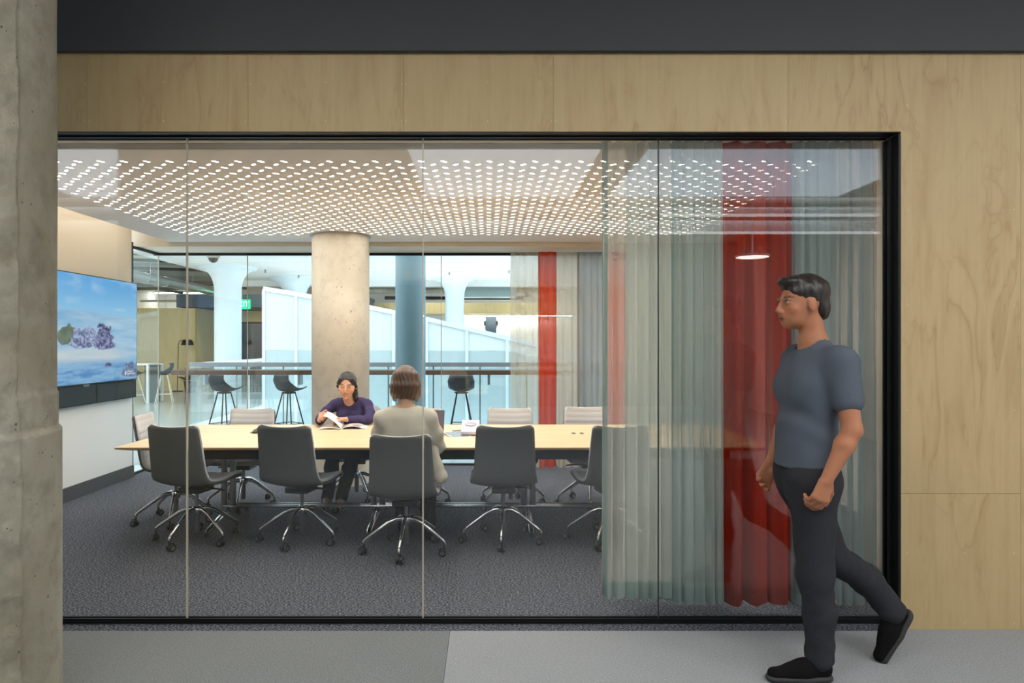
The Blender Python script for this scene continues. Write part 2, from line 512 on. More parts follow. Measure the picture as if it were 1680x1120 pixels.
for (a, b) in (((x0, y0), (x1, ys)), ((x0, ye), (x1, y1))):
    mb.add([(a[0], a[1], CEIL), (b[0], a[1], CEIL), (b[0], b[1], CEIL), (a[0], b[1], CEIL)], [(0, 1, 2, 3)])
mb.add([(x0, y0, zt), (x1, y0, zt), (x1, y1, zt), (x0, y1, zt)], [(0, 1, 2, 3)])
for (p, q) in (((x0, y0), (x1, y0)), ((x1, y0), (x1, y1)), ((x1, y1), (x0, y1)), ((x0, y1), (x0, y0))):
    mb.add([(p[0], p[1], CEIL), (q[0], q[1], CEIL), (q[0], q[1], zt), (p[0], p[1], zt)], [(0, 1, 2, 3)])
o = mb.build('ceiling_perforated', [M['ceil'], M['slot']])
# face orientation: holes look down
tag(o, kind='structure')
# plenum upstand behind the front edge of the ceiling, cables lying in the gap
mb = MB(); mb.box((-3.64, 4.34, zt + .001), (2.75, 4.37, 3.049))
struct('trim_plenum_board', mb, M['cream'])
rr = random.Random(3)
for k, lab in enumerate(('upper black cable sagging in the gap over the front ceiling edge', 'lower grey cable lying along the front ceiling edge')):
    mb = MB()
    pts = []
    for i in range(40):
        x = -3.5 + i * .155
        pts.append((x, 4.24 + k * .045 + .02 * math.sin(i * 1.7 + k), zt + .052 + .028 * (1 - k) + .016 * math.sin(i * .9 + k * 2) + rr.uniform(0, .014)))
    mb.tube(pts, .009, 6)
    solo('cable', mb, M['blackmat'] if k == 0 else M['steel'], lab, 'cable', 'cables over the ceiling edge')

# wall-washing light strip lying on the left edge of the ceiling panel
t = thing('cove_light', 'light strip on the ceiling edge washing the wall above the screen', 'lamp', (-3.62, 5.9, zt + .001))
mb = MB(); mb.box((-.015, -1.7, 0), (.02, 1.7, .045)); mb.build('housing', M['white'], t)
mb = MB(); mb.box((-.022, -1.69, .004), (-.0155, 1.69, .041)); mb.build('diffuser', emit('cove_diffuser', (1, .93, .82, 1), COVE_E), t)

# round concrete column in the room
mb = MB()
prof = [(COLR + .004, 0.0)] + [(COLR, z) for z in (.02, .6, 1.2)] + [(COLR + .003, 1.205), (COLR + .003, 2.0), (COLR, 2.005), (COLR, CEIL + .02)]
mb.lathe(prof, (COLX, COLY, 0), 64)
struct('column_room', mb, M['conc_warm'])
mb = MB(); mb.lathe([(COLR + .004, CEIL - .004), (COLR + .022, CEIL - .004), (COLR + .022, CEIL + .003), (COLR + .004, CEIL + .003)], (COLX, COLY, 0), 64)
struct('trim_column_collar', mb, M['steel'])

# rough board-marked column in the corridor (close to the camera)
CX, CY, CR = -2.112, 2.6, .4
from mathutils import noise as mnoise
def colfn(u, v):
    th = R(-110) + u * R(250); z = v * 3.9
    rad = CR
    n1 = math.sin(th * 9 + z * 3.1) * math.sin(z * 7.3 + th * 4)
    if z < 1.16: rad += .010
    if z < 1.30: rad += .006
    if th < R(-14.5 + 1.2 * mnoise.noise(Vector((0, 3, z * 4)))):
        q_ = Vector((th * CR, 0, z)); rad += .009 + .010 * (mnoise.fractal(q_ * 9, 1.0, 2.1, 4) ) + .0045 * abs(mnoise.noise(q_ * 60))
    rad += .0030 * mnoise.noise(Vector((th * 1.1, 5, z * 2.0)))
    if z < 1.16 + .10 * mnoise.noise(Vector((th * 2, 1, 0))): rad += .003
    return Vector((CX + rad * math.cos(th), CY + rad * math.sin(th), z))
mb = MB(); mb.grid(colfn, 220, 330)
a0, a1 = R(-110), R(140)
mb.grid(lambda u, v: Vector((CX + CR * math.cos(a1 + u * R(110)), CY + CR * math.sin(a1 + u * R(110)), v * 3.9)), 20, 2)
struct('column_corridor', mb, M['conc'])

# corridor shell behind the camera
mb = MB(); mb.box((-8, -9, 3.9), (6, 3.86, 4.1))
struct('ceiling_corridor', mb, M['conc_dark'])
mb = MB(); mb.box((-8, -9.1, 0), (6, -9, 3.9))
struct('wall_back', mb, M['charcoal'])
mb = MB(); mb.box((-8.1, -9, 0), (-8, 3.55, 3.9))
struct('wall_corridor_left', mb, M['white'])
mb = MB(); mb.box((6, -9, 0), (6.1, 3.55, 3.9))
struct('wall_corridor_right', mb, M['white'])
# ================================================================== BEYOND THE ROOM: landing, void with stair, far offices
# white slab over the void, its fascia, and the higher dark exposed ceiling around it
ZS = 3.35
mb = MB(); mb.box((-7.3, 13.6, ZS), (8, 20.3, ZS + .3)); mb.box((-7.3, 20.1, ZS - .17), (8, 20.3, ZS))
for y in (15.6, 17.6): mb.box((-7.3, y, ZS - .006), (8, y + .012, ZS))
for x in (-4.9, -2.4, .1, 2.6): mb.box((x, 13.6, ZS - .006), (x + .012, 20.1, ZS))
struct('ceiling_atrium_slab', mb, M['white'])
mb = MB(); mb.box((-12, 9.5, 3.75), (-7.3, 26, 3.9)); mb.box((-7.3, 20.3, 3.75), (8, 26, 3.9))
for k in range(9): mb.box((-12, 10 + k * 1.7, 3.5), (-7.3, 10.3 + k * 1.7, 3.75))
struct('ceiling_exposed', mb, plain('exposed_concrete', S(142, 146, 138), .8, var=.2))
mb = MB(); mb.box((-12, 25.5, 0), (8, 25.6, 3.75))
struct('wall_far', mb, M['white'])
mb = MB(); mb.box((8, 8.43, -4), (8.1, 26, 3.75))
struct('wall_atrium_right', mb, M['white'])
mb = MB(); mb.box((-12.1, 8.43, 0), (-12, 26, 3.75))
struct('wall_atrium_left', mb, M['white'])
mb = MB(); mb.box((-5.14, 11.75, -4), (-5.1, 20.3, -.301)); mb.box((-5.1, 20.28, -4), (8, 20.3, -.301))
struct('wall_void', mb, M['white'])

# white mushroom columns
M['col_white'] = plain('white_column_paint', S(222, 232, 238), .55, var=.03)
def mushroom(name, x, y, r, cap, z0=-.0):
    mb = MB()
    prof = [(r, z0), (r, ZS - .62)]
    for k in range(1, 13):
        t = k / 12
        prof.append((r + (cap - r) * (1 - math.cos(t * PI / 2)) ** 1.15, ZS - .62 + .56 * math.sin(t * PI / 2) ** 1.0))
    prof += [(cap + .03, ZS - .001)]
    mb.lathe(prof, (x, y, 0), 40)
    return struct(name, mb, M['col_white'])
mushroom('column_atrium', (374 - 800) * 16.6 / 1120, 16.6, .315, .66, -4)
mushroom('column_atrium_mid', (484 - 800) * 19.4 / 1120, 19.4, .30, .70, -4)
mushroom('column_atrium_far', (746 - 800) * 19.6 / 1120, 19.6, .27, .55, -4)
mb = MB(); mb.lathe([(.215, 0), (.215, 3.6)], ((673.5 - 800) * 9.75 / 1120, 9.75, 0), 40)
struct('column_landing', mb, plain('shaded_white_column', S(112, 140, 152), .5, var=.04))  # white column in shadow; the shade is put into its slate colour

# glazed guard with grey cap rail, and the brown bar counter fixed in front of it
GY = 11.7
t = thing('glass_guardrail', 'glazed guardrail with a grey cap rail along the landing edge', 'railing', (-5.1, GY, 0))
mb = MB(); mb.box((0, -.03, 1.10), (10.6, .03, 1.175), bev=.006); mb.build('cap_rail', plain('grey_rail', S(138, 142, 146), .45, .3), t)
mb = MB(); mb.box((0, -.025, 0.0), (10.6, .025, .10)); mb.build('base_shoe', M['white'], t)
px = [0, .8, 1.85, 2.65] + [3.39 + .80 * k for k in range(10)]
px = sorted(set([0, .0 + .8, 1.6, 2.4, 3.2, 3.37 + .03, 4.17, 4.97, 5.77, 6.57, 7.37, 8.17, 8.97, 9.77, 10.6]))
px = [p for p in px if p != 3.2]
for a, b in zip(px[:-1], px[1:]):
    mb = MB(); mb.box((a + .005, -.006, .1), (b - .005, .006, 1.10)); mb.build('glass_panel', M['glass_guard'], t)
    mb = MB(); mb.box((b - .011, -.008, .1), (b + .011, .008, 1.10)); mb.build('post', M['steel'], t)
t = thing('side_guardrail', 'glazed guardrail with a white cap rail running away from the landing', 'railing', (-5.1, GY + .06, 0))
mb = MB(); mb.box((-.03, 0, 1.09), (.03, 8.4, 1.16)); mb.build('cap_rail', M['white'], t)
mb = MB(); mb.box((-.025, 0, 0), (.025, 8.4, .10)); mb.build('base_shoe', M['white'], t)
for k in range(6):
    mb = MB(); mb.box((-.006, .01 + k * 1.4, .1), (.006, 1.39 + k * 1.4, 1.09)); mb.build('glass_panel', M['glass_guard'], t)
    mb = MB(); mb.box((-.02, 1.385 + k * 1.4, .1), (.02, 1.415 + k * 1.4, 1.09)); mb.build('post', M['white'], t)
t = thing('far_guardrail', 'white far guardrail on the other side of the void behind the stair', 'railing', (-5.0, 20.2, 0))
mb = MB(); mb.box((0, -.03, 1.06), (13, .03, 1.14)); mb.build('cap_rail', M['white'], t)
mb = MB()
for k in range(120): mb.box((.05 + k * .108, -.008, .02), (.066 + k * .108, .008, 1.06))
mb.build('baluster', M['white'], t); mb = MB()
mb.box((0, -.02, 0), (13, .02, .05)); mb.build('base_shoe', M['white'], t)
t = thing('bar_counter', 'long brown wooden bar counter along the glass guardrail', 'counter', (-5.15, 11.3, 0))
mb = MB(); mb.box((0, -.2, .985), (10.5, .25, 1.06), bev=.005); mb.build('counter_top', M['walnut'], t)
for k in range(7):
    mb = MB(); mb.box((.35 + k * 1.6, .2, .80), (.39 + k * 1.6, .385, .985)); mb.build('bracket', M['steel'], t)

# stair enclosure: sloping translucent panels framed in white aluminium
M['panel'] = None
pm = NT('translucent_panel')
v = pm.coord((30, 30, .3)); nz = pm.noise(v, 1, 2)
c = pm.mix(pm.math('MULTIPLY', nz.outputs[0], .3), S(236, 240, 240), S(214, 226, 230))
pb = pm.bsdf(Base__Color=c, Roughness=.25)
pt = pm.n('BsdfTranslucent', Color=S(240, 244, 245))
M['panel'] = pm.done(pm.n('MixShader', i0=.45, i1=pb, i2=pt))
M['panel_low'] = plain('blue_glass_panel', S(178, 194, 197), .25, var=.05)
M['alu'] = plain('white_aluminium', S(226, 238, 246), .35, .2, var=.02)
t = thing('stair_enclosure', 'white translucent stair enclosure sloping down to the right', 'stair', (0, 0, 0))
tops = [at(433, 476, 13.6), at(486, 485, 13.5), at(540, 494.5, 13.4), at(593, 504, 13.3), at(646, 515, 13.2), at(700, 526, 13.1), at(766, 541.5, 13.0), at(832, 557, 12.9), at(900, 573, 12.8), at(975, 591, 12.7), at(1060, 612, 12.6)]
for i in range(len(tops) - 1):
    a, b = tops[i], tops[i + 1]
    zl = .93 - .0 * i
    def quad(za0, za1, zb0, zb1, th, y):
        m_ = MB()
        A = [(a.x, a.y + y, za0), (b.x, b.y + y, zb0), (b.x, b.y + y, zb1), (a.x, a.y + y, za1)]
        m_.add(A + [(p[0], p[1] + th, p[2]) for p in A], [(0, 1, 2, 3), (7, 6, 5, 4), (0, 4, 5, 1), (1, 5, 6, 2), (2, 6, 7, 3), (3, 7, 4, 0)])
        return m_
    za, zb = min(1.36, a.z - .2), min(1.36, b.z - .2)
    if a.z > 1.2:
        quad(za, a.z, zb, b.z, .02, 0).build('panel', M['panel'], t)
    else: za = zb = None
    quad(-1.6, (za if za else a.z) - .004, -1.6, (zb if zb else b.z) - .004, .02, 0).build('lower_panel', M['panel_low'], t)
    quad(a.z - .01, a.z + .075, b.z - .01, b.z + .075, .09, -.035).build('top_rail', M['alu'], t)
    m_ = MB(); m_.box((a.x - .028, a.y - .03, -1.6), (a.x + .028, a.y + .05, a.z + .02)); m_.build('mullion', M['alu'], t)
# stair flight behind the panels (a sloping slab with steps)
mb = MB()
for k in range(16):
    x = -4.0 + k * .30
    mb.box((x, 13.75, 1.5 - k * .165 - .25), (x + .31, 15.2, 1.5 - k * .165))
o = mb.build('steps', M['white'], t)

# bar stools with black shells
def stool_shell(sw=.41, depth=.42, zseat=.76, back=.25):
    def fn(u, v):
        a = (u - .5) * 2
        # profile v: front lip -> seat -> back
        if v < .5:
            s = v / .5; y = -depth * .5 + depth * .85 * s; z = zseat + .012 * (1 - s) - .03 * math.sin(s * PI)
        else:
            s = (v - .5) / .5; y = depth * .35 + .075 * math.sin(s * PI / 2); z = zseat + back * s ** 1.1
        w = sw / 2 * (.93 + .09 * math.sin(v * PI)) * (1 - .06 * max(0, (v - .7) / .3) ** 2)
        side = abs(a) ** 2.6
        rise = (.045 + .10 * math.exp(-((v - .52) / .20) ** 2)) * side * (1 - max(0, (v - .55) / .45) ** 1.5)
        fwd = .09 * side * max(0, (v - .45) / .55)
        return Vector((a * w, y - fwd, z + rise))
    mb = MB()
    mb.grid(fn, 18, 22)
    return mb, fn
def solid(o, th, off=-1, sub=0):
    m = o.modifiers.new('thickness', 'SOLIDIFY'); m.thickness = th; m.offset = off
    if sub:
        m2 = o.modifiers.new('smooth', 'SUBSURF'); m2.levels = sub; m2.render_levels = sub
    return o
def bar_stool(label, legm, shellm, group, top=.76, cat='stool', zs=1.0):
    t = thing('bar_stool', label, cat, group=group)
    mb, fn = stool_shell(zseat=top)
    solid(mb.build('seat_shell', shellm, t), .012)
    mb = MB(); mb.lathe([(.09, top - .048), (.11, top - .040), (.11, top - .028)], n=16); mb.build('swivel_plate', M['black'], t)
    for sx, sy in ((-1, -1), (1, -1), (1, 1), (-1, 1)):
        mb = MB(); mb.tube([(sx * .07, sy * .07, top - .042), (sx * .20, sy * .20, .002)], .0105, 8); mb.build('leg', legm, t)
    k = .20 - (.13) * (.24 / (top - .042))
    mb = MB(); mb.tube([(k, k, .24), (-k, k, .24), (-k, -k, .24), (k, -k, .24), (k, k, .24)], .007, 6, caps=False); mb.build('foot_ring', legm, t)
    return t
blk_shell = plain('charcoal_shell', S(30, 35, 39), .55)
s0 = bar_stool('black bar stool at the counter, leftmost of the three, seen from the side', M['black'], blk_shell, 'black bar stools at the counter')
for k, (px_, d, rz, lab) in enumerate(((368, 10.75, 146, None), (474, 10.75, 142, 'black bar stool at the counter just left of the round concrete column'), (757, 10.75, 180, 'black bar stool at the counter with its back squarely to the camera'))):
    o = s0 if k == 0 else copy_tree(s0)
    if lab: o['label'] = lab
    o.location = ((px_ - 800) * d / 1120, d, 0.0); o.rotation_euler.z = R(rz)
# high table and pale stools at far left
t = thing('high_table', 'high white table with a grey end panel on the far landing', 'table', (-8.55, 17.4, 0))
mb = MB(); mb.box((-1.6, -.4, .95), (.1, .4, .99)); mb.build('table_top', M['white'], t)
mb = MB(); mb.box((-.02, -.36, 0), (.03, .36, .95)); mb.build('end_panel', plain('grey_panel', S(120, 116, 112), .6), t)
mb = MB(); mb.box((.05, -.4, 0), (.1, -.34, .95)); mb.build('leg', M['white'], t)
mb = MB(); mb.box((.05, .34, 0), (.1, .4, .95)); mb.build('leg', M['white'], t)
pale = plain('pale_wood_leg', S(222, 216, 200), .5); bl = plain('blue_grey_shell', S(78, 92, 104), .5)
s1 = bar_stool('slate blue stool with pale legs at the right end of the high white table', pale, bl, 'pale legged stools', top=.76)
s1.location = (-8.05, 17.0, 0); s1.rotation_euler.z = R(-70)
s2 = copy_tree(s1); s2['label'] = 'slate blue stool with pale legs in front of the high table, beside the screen'
s2.location = (-8.62, 16.6, 0); s2.rotation_euler.z = R(160)

# plywood rooms and the far facade
M['plyf2'] = M['ply_far']
def plybox(name, boxes):
    mb = MB(); ids = []
    for (a, b, sid) in boxes:
        n0 = len(mb.f); mb.box(a, b); ids += [sid] * (len(mb.f) - n0)
    o = mb.build(name, M['ply_far'])
    at_ = o.data.attributes.new('sheet', 'FLOAT', 'FACE'); at_.data.foreach_set('value', ids)
    return tag(o, kind='structure')
plybox('wall_plywood_room', [((-12, 21.7, 0), (-10.45, 24, 2.62), .2), ((-10.448, 21.7, 0), (-9.3, 24, 2.62), .5)])
gxa, gxb, gz = (328 - 800) * 24 / 1120, (432 - 800) * 24 / 1120, 2.25
plybox('wall_far_plywood', [((-9.29, 24, 0), (gxa, 24.1, 2.62), .7), ((gxa, 24, gz), (gxb, 24.1, 2.62), .1), ((gxb, 24, 0), (-6.2, 24.1, 2.62), .85)])
mb = MB(); mb.box((-9.85, 21.6, 2.64), (-4.0, 24.2, 3.05))
struct('wall_far_bulkhead', mb, plain('blue_grey_bulkhead', S(78, 92, 108), .6))
mb = MB()
for x in (gxa, -9.0, gxb - .06): mb.box((x, 23.97, 0), (x + .06, 24.06, gz))
mb.box((gxa, 23.97, gz - .06), (gxb, 24.06, gz))
struct('trim_far_window', mb, M['black'])
mb = MB(); mb.box((gxa + .06, 24.01, 0), (gxb - .06, 24.02, gz - .06))
struct('window_11', mb, glass('dark_glass', (.45, .5, .55, 1), 1.3))
mb = MB(); mb.box((gxa - .3, 24.95, 0), (gxb + .3, 25.0, 2.6))
struct('wall_far_room', mb, plain('dim_room_wall', S(92, 98, 104), .8))
def far_curtain(x0, x1, y, z0, z1, n, amp, mat, label):
    mb = MB()
    mb.grid(lambda u, v: Vector((x0 + (x1 - x0) * u, y + amp * math.sin(u * n * 2 * PI), z0 + (z1 - z0) * v)), int(n * 10), 2)
    return solo('curtain', mb, mat, label, 'curtain', 'curtains in the far glazed room')
cg = plain('grey_drape', S(150, 158, 162), .9)
far_curtain(gxa + .1, gxa + 1.1, 24.4, .02, 2.2, 7, .05, cg, 'grey curtain behind the far dark framed window, left of the white column')
far_curtain(gxb - 1.1, gxb - .5, 24.4, .02, 2.2, 5, .05, cg, 'grey curtain behind the far dark framed window, right of the white column')
# right-hand far side: beam, door, white wall
plybox('beam_far', [((-4.2, 23.9, 2.53), (-1.2, 24.1, 2.92), .33), ((-1.2, 23.9, 2.53), (2.2, 24.1, 2.92), .61), ((2.2, 23.9, 2.53), (5.8, 24.1, 2.92), .18)])
mb = MB(); mb.box((-4.2, 24.5, 0), (8, 24.6, 2.52))
struct('wall_far_white', mb, M['white'])
dx0 = (797 - 800) * 24.4 / 1120; dx1 = (814 - 800) * 24.4 / 1120
mb = MB(); mb.box((dx0, 24.44, 0), (dx1, 24.5, 2.5))
d_ = struct('door_1', mb, plain('dark_door', S(62, 72, 82), .5))
mb = MB(); mb.box((dx0 - .06, 24.42, 2.15), (dx0 - .001, 24.5, 2.3)); mb.box((dx1 + .001, 24.42, 2.15), (dx1 + .06, 24.5, 2.3)); mb.build('hinge', M['black'], d_)
# services under the exposed ceiling
t = thing('spiral_duct', 'long silver spiral air duct hanging under the dark ceiling at far left', 'duct', (-8.3, 11, 3.08))
mb = MB(); mb.tube([(0, 0, 0), (0, 11.5, 0)], .13, 24)
for k in range(11): mb.tube([(0, .5 + k, 0), (0, .53 + k, 0)], .136, 24)
mb.build('pipe', plain('galvanised', S(200, 208, 210), .28, .9), t)
for k in range(5):
    mb = MB(); mb.tube([(0, 1 + 2.4 * k, .13), (0, 1 + 2.4 * k, .42)], .008, 6); mb.build('hanger', M['steel'], t)
pipes = [((-4, 21.2, 3.30), (8, 21.2, 3.30), .05, 'steel', 'thin steel pipe across the far ceiling right behind the white slab edge'),
         ((-4, 22.2, 3.22), (8, 22.2, 3.22), .09, 'conc', 'thick dull pipe across the far ceiling above the plywood beam'),
         ((-3.4, 22.6, 3.0), (1.2, 22.6, 3.0), .06, 'black', 'dark pipe lying just above the far plywood beam'),
         ((-11.5, 19, 3.2), (-7.4, 21, 3.2), .05, 'black', 'dark sprinkler pipe crossing the far left ceiling'),
         ((-12, 16.6, 3.44), (-7.4, 18.2, 3.44), .04, 'black', 'black conduit crossing the middle of the far left ceiling'),
         ((-11.9, 22.5, 3.3), (-9.9, 22.5, 3.3), .05, 'steel', 'steel pipe over the plywood room'),
         ((-11.9, 23.4, 2.95), (-9.9, 23.4, 2.95), .04, 'white', 'white pipe just above the plywood room'),
         ((-10.3, 12, 3.2), (-10.3, 23, 3.2), .045, 'conc', 'dull pipe running beside the spiral duct'),
         ((-11.5, 14.2, 3.40), (-7.35, 15.6, 3.38), .035, 'black', 'black conduit crossing the near left ceiling')]
for (a, b, r, mt, lab) in pipes:
    mb = MB(); mb.tube([a, b], r, 12)
    solo('ceiling_pipe', mb, M[mt], lab, 'pipe', 'pipes under the exposed ceilings')
mb = MB(); mb.box((-1.0, 21.4, 2.95), (.9, 22.0, 3.3), bev=.03)
solo('air_handler', mb, plain('galvanised_box', S(170, 186, 186), .4, .6), 'galvanised ceiling duct box right of the far white column', 'duct')
mb = MB(); mb.box((1.2, 21.6, 3.02), (1.3, 21.7, 3.5)); mb.lathe([(.02, 2.96), (.16, 2.99), (.05, 3.04)], (1.25, 21.65, 0), 12)
solo('fire_sprinkler', mb, M['blackmat'], 'dark branching sprinkler fitting above the far plywood beam', 'sprinkler')
for (x, y, l) in ((-1.0, 17.8, 'small sprinkler head in the white slab, left of the far column'), (.55, 17.4, 'small sprinkler head in the white slab, right of the far column'), (-5.6, 17.2, 'small sprinkler head in the white slab beside the middle mushroom column'), (-5.15, 18.6, 'small sprinkler head in the white slab right above the stair top')):
    mb = MB(); mb.lathe([(.02, ZS - .07), (.045, ZS - .065), (.012, ZS - .05), (.03, ZS - .001)], (x, y, 0), 12)
    solo('sprinkler_head', mb, M['steel'], l, 'sprinkler', 'sprinkler heads in the white slab')
# security camera dome on a stem
t = thing('dome_camera', 'grey dome security camera hanging in front of the white column', 'camera', at(350, 425, 13.75))
mb = MB(); mb.lathe([(.11, .02), (.125, .05), (.125, .11), (.08, ZS - t.location.z - .001)], n=24); mb.build('housing', plain('taupe_plastic', S(150, 142, 132), .5), t)
mb = MB(); mb.lathe([(0, -.075), (.05, -.062), (.085, -.025), (.095, .02)], n=24); mb.build('dome', M['blackpl'], t)
# exit sign, letters on a lit green face
ex = at(396.5, 499, 21.3)
t = thing('exit_sign', 'lit green exit sign hanging beyond the white mushroom column', 'sign', ex)
M['exit_green'] = emit('exit_face', S(40, 190, 130), 1.1); M['exit_letter'] = emit('exit_letters', S(190, 255, 225), 1.6)
mb = MB(); mb.box((-.26, 0, -.15), (.26, .05, .15)); mb.build('sign_face', M['exit_green'], t)
mb = MB(); mb.box((-.02, .01, .15), (.02, .04, .33)); mb.build('stem', M['steel'], t)
cu = bpy.data.curves.new('exit_text', 'FONT'); cu.body = 'EXIT'; cu.size = .22; cu.extrude = .004; cu.align_x = 'CENTER'; cu.align_y = 'CENTER'
to = bpy.data.objects.new('exit_text', cu); COL.objects.link(to)
bpy.context.view_layer.update()
me = bpy.data.meshes.new_from_object(to.evaluated_get(bpy.context.evaluated_depsgraph_get()))
bpy.data.objects.remove(to)
o = bpy.data.objects.new('lettering', me); COL.objects.link(o); o.parent = t; o.location = (0, -.008, 0); o.rotation_euler.x = R(90)
me.materials.clear(); me.materials.append(M['exit_letter'])
# floor lamp by the plywood room
t = thing('floor_lamp', 'tall black floor lamp arching in front of the plywood room', 'lamp', ((291 - 800) * 21.3 / 1120, 21.3, 0))
mb = MB(); mb.lathe([(.16, 0), (.16, .02), (.02, .03)], n=24); mb.build('base', M['black'], t)
mb = MB(); mb.tube([(0, 0, .02), (.03, 0, 1.45), (.06, 0, 1.56), (.14, 0, 1.6), (.24, 0, 1.6)], .012, 8); mb.build('pole', M['black'], t)
for dx in (.22, .40):
    mb = MB(); mb.lathe([(.10, 0), (.085, .1), (.04, .17), (.03, .18)], (dx, 0, 1.44), 20); sh = mb.build('lamp_shade', M['black'], t)
    mb = MB(); mb.lathe([(0, 0), (.03, .012), (.03, .05)], (dx, 0, 1.45), 12); mb.build('bulb', emit('warm_bulb', (1, .8, .5, 1), 25), sh)
# pot plant beside the lamp
t = thing('potted_plant', 'small dark leafed plant on the floor right of the floor lamp', 'plant', ((312 - 800) * 20.9 / 1120, 20.9, 0))
mb = MB(); mb.lathe([(.14, 0), (.19, .34), (.17, .34), (.16, .3), (0, .3)], n=20); mb.build('pot', M['base'], t)
mb = MB(); rr = random.Random(5)
for k in range(60):
    a = rr.uniform(0, 2 * PI); l = rr.uniform(.2, .42); e = rr.uniform(.3, 1.3)
    d1 = Vector((math.cos(a) * math.cos(e), math.sin(a) * math.cos(e), math.sin(e)))
    s1_ = d1.cross(Vector((0, 0, 1))).normalized() * .045
    b = Vector((0, 0, .32)) + d1 * l * .3; c = b + d1 * l * .5; e_ = b + d1 * l + Vector((0, 0, -.05))
    mb.add([b, c + s1_, e_, c - s1_, c + Vector((0, 0, .015))], [(0, 1, 4), (1, 2, 4), (2, 3, 4), (3, 0, 4)])
mb.build('foliage', plain('dark_leaf', S(58, 70, 44), .6), t)

# batten lights added under the exposed ceilings to brighten the far rooms
M['batten'] = emit('fill_batten_diffuser', (1, .96, .88, 1), FILL_BATTEN_E); M['batten_hi'] = emit('bright_fill_diffuser', (1, .93, .80, 1), FILL_BATTEN_E * 3)
bl_ = [(-9.0, 13.4, 3.44, 3.0, 'added batten light under the exposed ceiling nearest the screen'), (-9.6, 16.0, 3.42, 2.4, 'added batten light over the high white table'), (-11.0, 24.4, 3.3, 1.8, 'added batten light above the plywood room at far left'), (-6.0, 21.2, 3.5, 2.2, 'added batten light behind the near mushroom column'), (-1.8, 23.2, 3.66, 2.6, 'added batten light left of the far white column, over the beam'), (2.0, 23.2, 3.66, 3.0, 'added batten light right of the far white column, over the beam'), (1.0, 24.2, 2.48, 4.0, 'added batten light under the far plywood beam'), (-7.6, 24.5, 2.5, 1.8, 'added batten light in the far glazed room')]
for (x, y, z, l, lab) in bl_:
    t = thing('fill_batten', lab, 'lamp', (x, y, z), group='added fill battens under the far ceilings')
    mb = MB(); mb.box((-l / 2, -.05, 0), (l / 2, .05, .05)); mb.build('housing', M['white'], t)
    mb = MB(); mb.box((-l / 2 + .01, -.045, -.02), (l / 2 - .01, .045, -.0005)); mb.build('diffuser', M['batten_hi'] if (x < -9 and y < 20) or 'nearest' in lab else M['batten'], t)

M['void_glow'] = emit('void_fill_glow', (.80, .92, 1.0, 1), VOID_E)  # glow panels added out of view to brighten the white slab's underside
for k, x in enumerate((-3.2, .2, 3.6)):
    t = thing('void_fill_panel', ('added glow panel on the lower level, unseen behind the high end of the stair', 'added glow panel on the lower level, unseen behind the middle of the stair', 'added glow panel on the lower level, unseen behind the low end of the stair')[k], 'lamp', (x, 17.4, -3.99), group='added glow panels on the lower level')
    mb = MB(); mb.box((-1.5, -1.8, 0), (1.5, 1.8, .08)); mb.build('frame', M['white'], t)
    mb = MB(); mb.box((-1.45, -1.75, .081), (1.45, 1.75, .09)); mb.build('diffuser', M['void_glow'], t)
# ================================================================== FURNITURE OF THE ROOM
# ---- conference table
TZ = .735
TX0, TX1, TY0, TY1 = -2.74, 2.12, 5.01, 6.43
t = thing('conference_table', 'long light oak conference table on polished metal legs', 'table', ((TX0 + TX1) / 2, (TY0 + TY1) / 2, 0))
hx, hy = (TX1 - TX0) / 2, (TY1 - TY0) / 2
def knife(mb, x0, x1, y0, y1):
    i = .07
    V = [(x0, y0, TZ - .012), (x1, y0, TZ - .012), (x1, y1, TZ - .012), (x0, y1, TZ - .012), (x0, y0, TZ), (x1, y0, TZ), (x1, y1, TZ), (x0, y1, TZ),
         (max(x0, -hx + i), y0 + i if y0 < -hy + .01 else y0, TZ - .032), (min(x1, hx - i), y0 + i if y0 < -hy + .01 else y0, TZ - .032), (min(x1, hx - i), y1 - i if y1 > hy - .01 else y1, TZ - .032), (max(x0, -hx + i), y1 - i if y1 > hy - .01 else y1, TZ - .032)]
    mb.add(V, [(4, 5, 6, 7)], 0)
    mb.add(V, [(0, 1, 5, 4), (1, 2, 6, 5), (2, 3, 7, 6), (3, 0, 4, 7), (8, 9, 1, 0), (9, 10, 2, 1), (10, 11, 3, 2), (11, 8, 0, 3), (11, 10, 9, 8)], 1)
mb = MB()
xs_ = [-hx, -.62 - t.location.x + .0, hx]
cuts = [-hx, -0.44 - t.location.x, hx]
for a, b in zip(cuts[:-1], cuts[1:]): knife(mb, a + (.001 if a > -hx else 0), b - (.001 if b < hx else 0), -hy, hy)
mb.build('table_top', [M['oak'], M['oak_edge']], t)
mb = MB(); mb.box((-hx + .28, -hy + .16, TZ - .115), (hx - .28, hy - .16, TZ - .033), bev=.004); mb.build('apron', M['blackmat'], t)
for k, xw in enumerate((-2.17, -.92, .34, 1.59)):
    x = xw - t.location.x
    mb = MB()
    mb.tube([(x - .036, 0, .09), (x - .036, 0, TZ - .116)], .026, 14); mb.tube([(x + .036, 0, .09), (x + .036, 0, TZ - .116)], .026, 14)
    mb.build('leg', M['steel'], t)
    mb = MB(); mb.tube([(x, -.46, .035), (x, -.42, .045), (x, 0, .115), (x, .42, .045), (x, .46, .035)], [.012, .022, .03, .022, .012], 12, flat=(Vector((0, 0, 1)), .75))
    mb.tube([(x, -.44, .001), (x, -.44, .04)], .017, 10); mb.tube([(x, .44, .001), (x, .44, .04)], .017, 10)
    mb.build('foot', M['chrome'], t)
mb = MB()
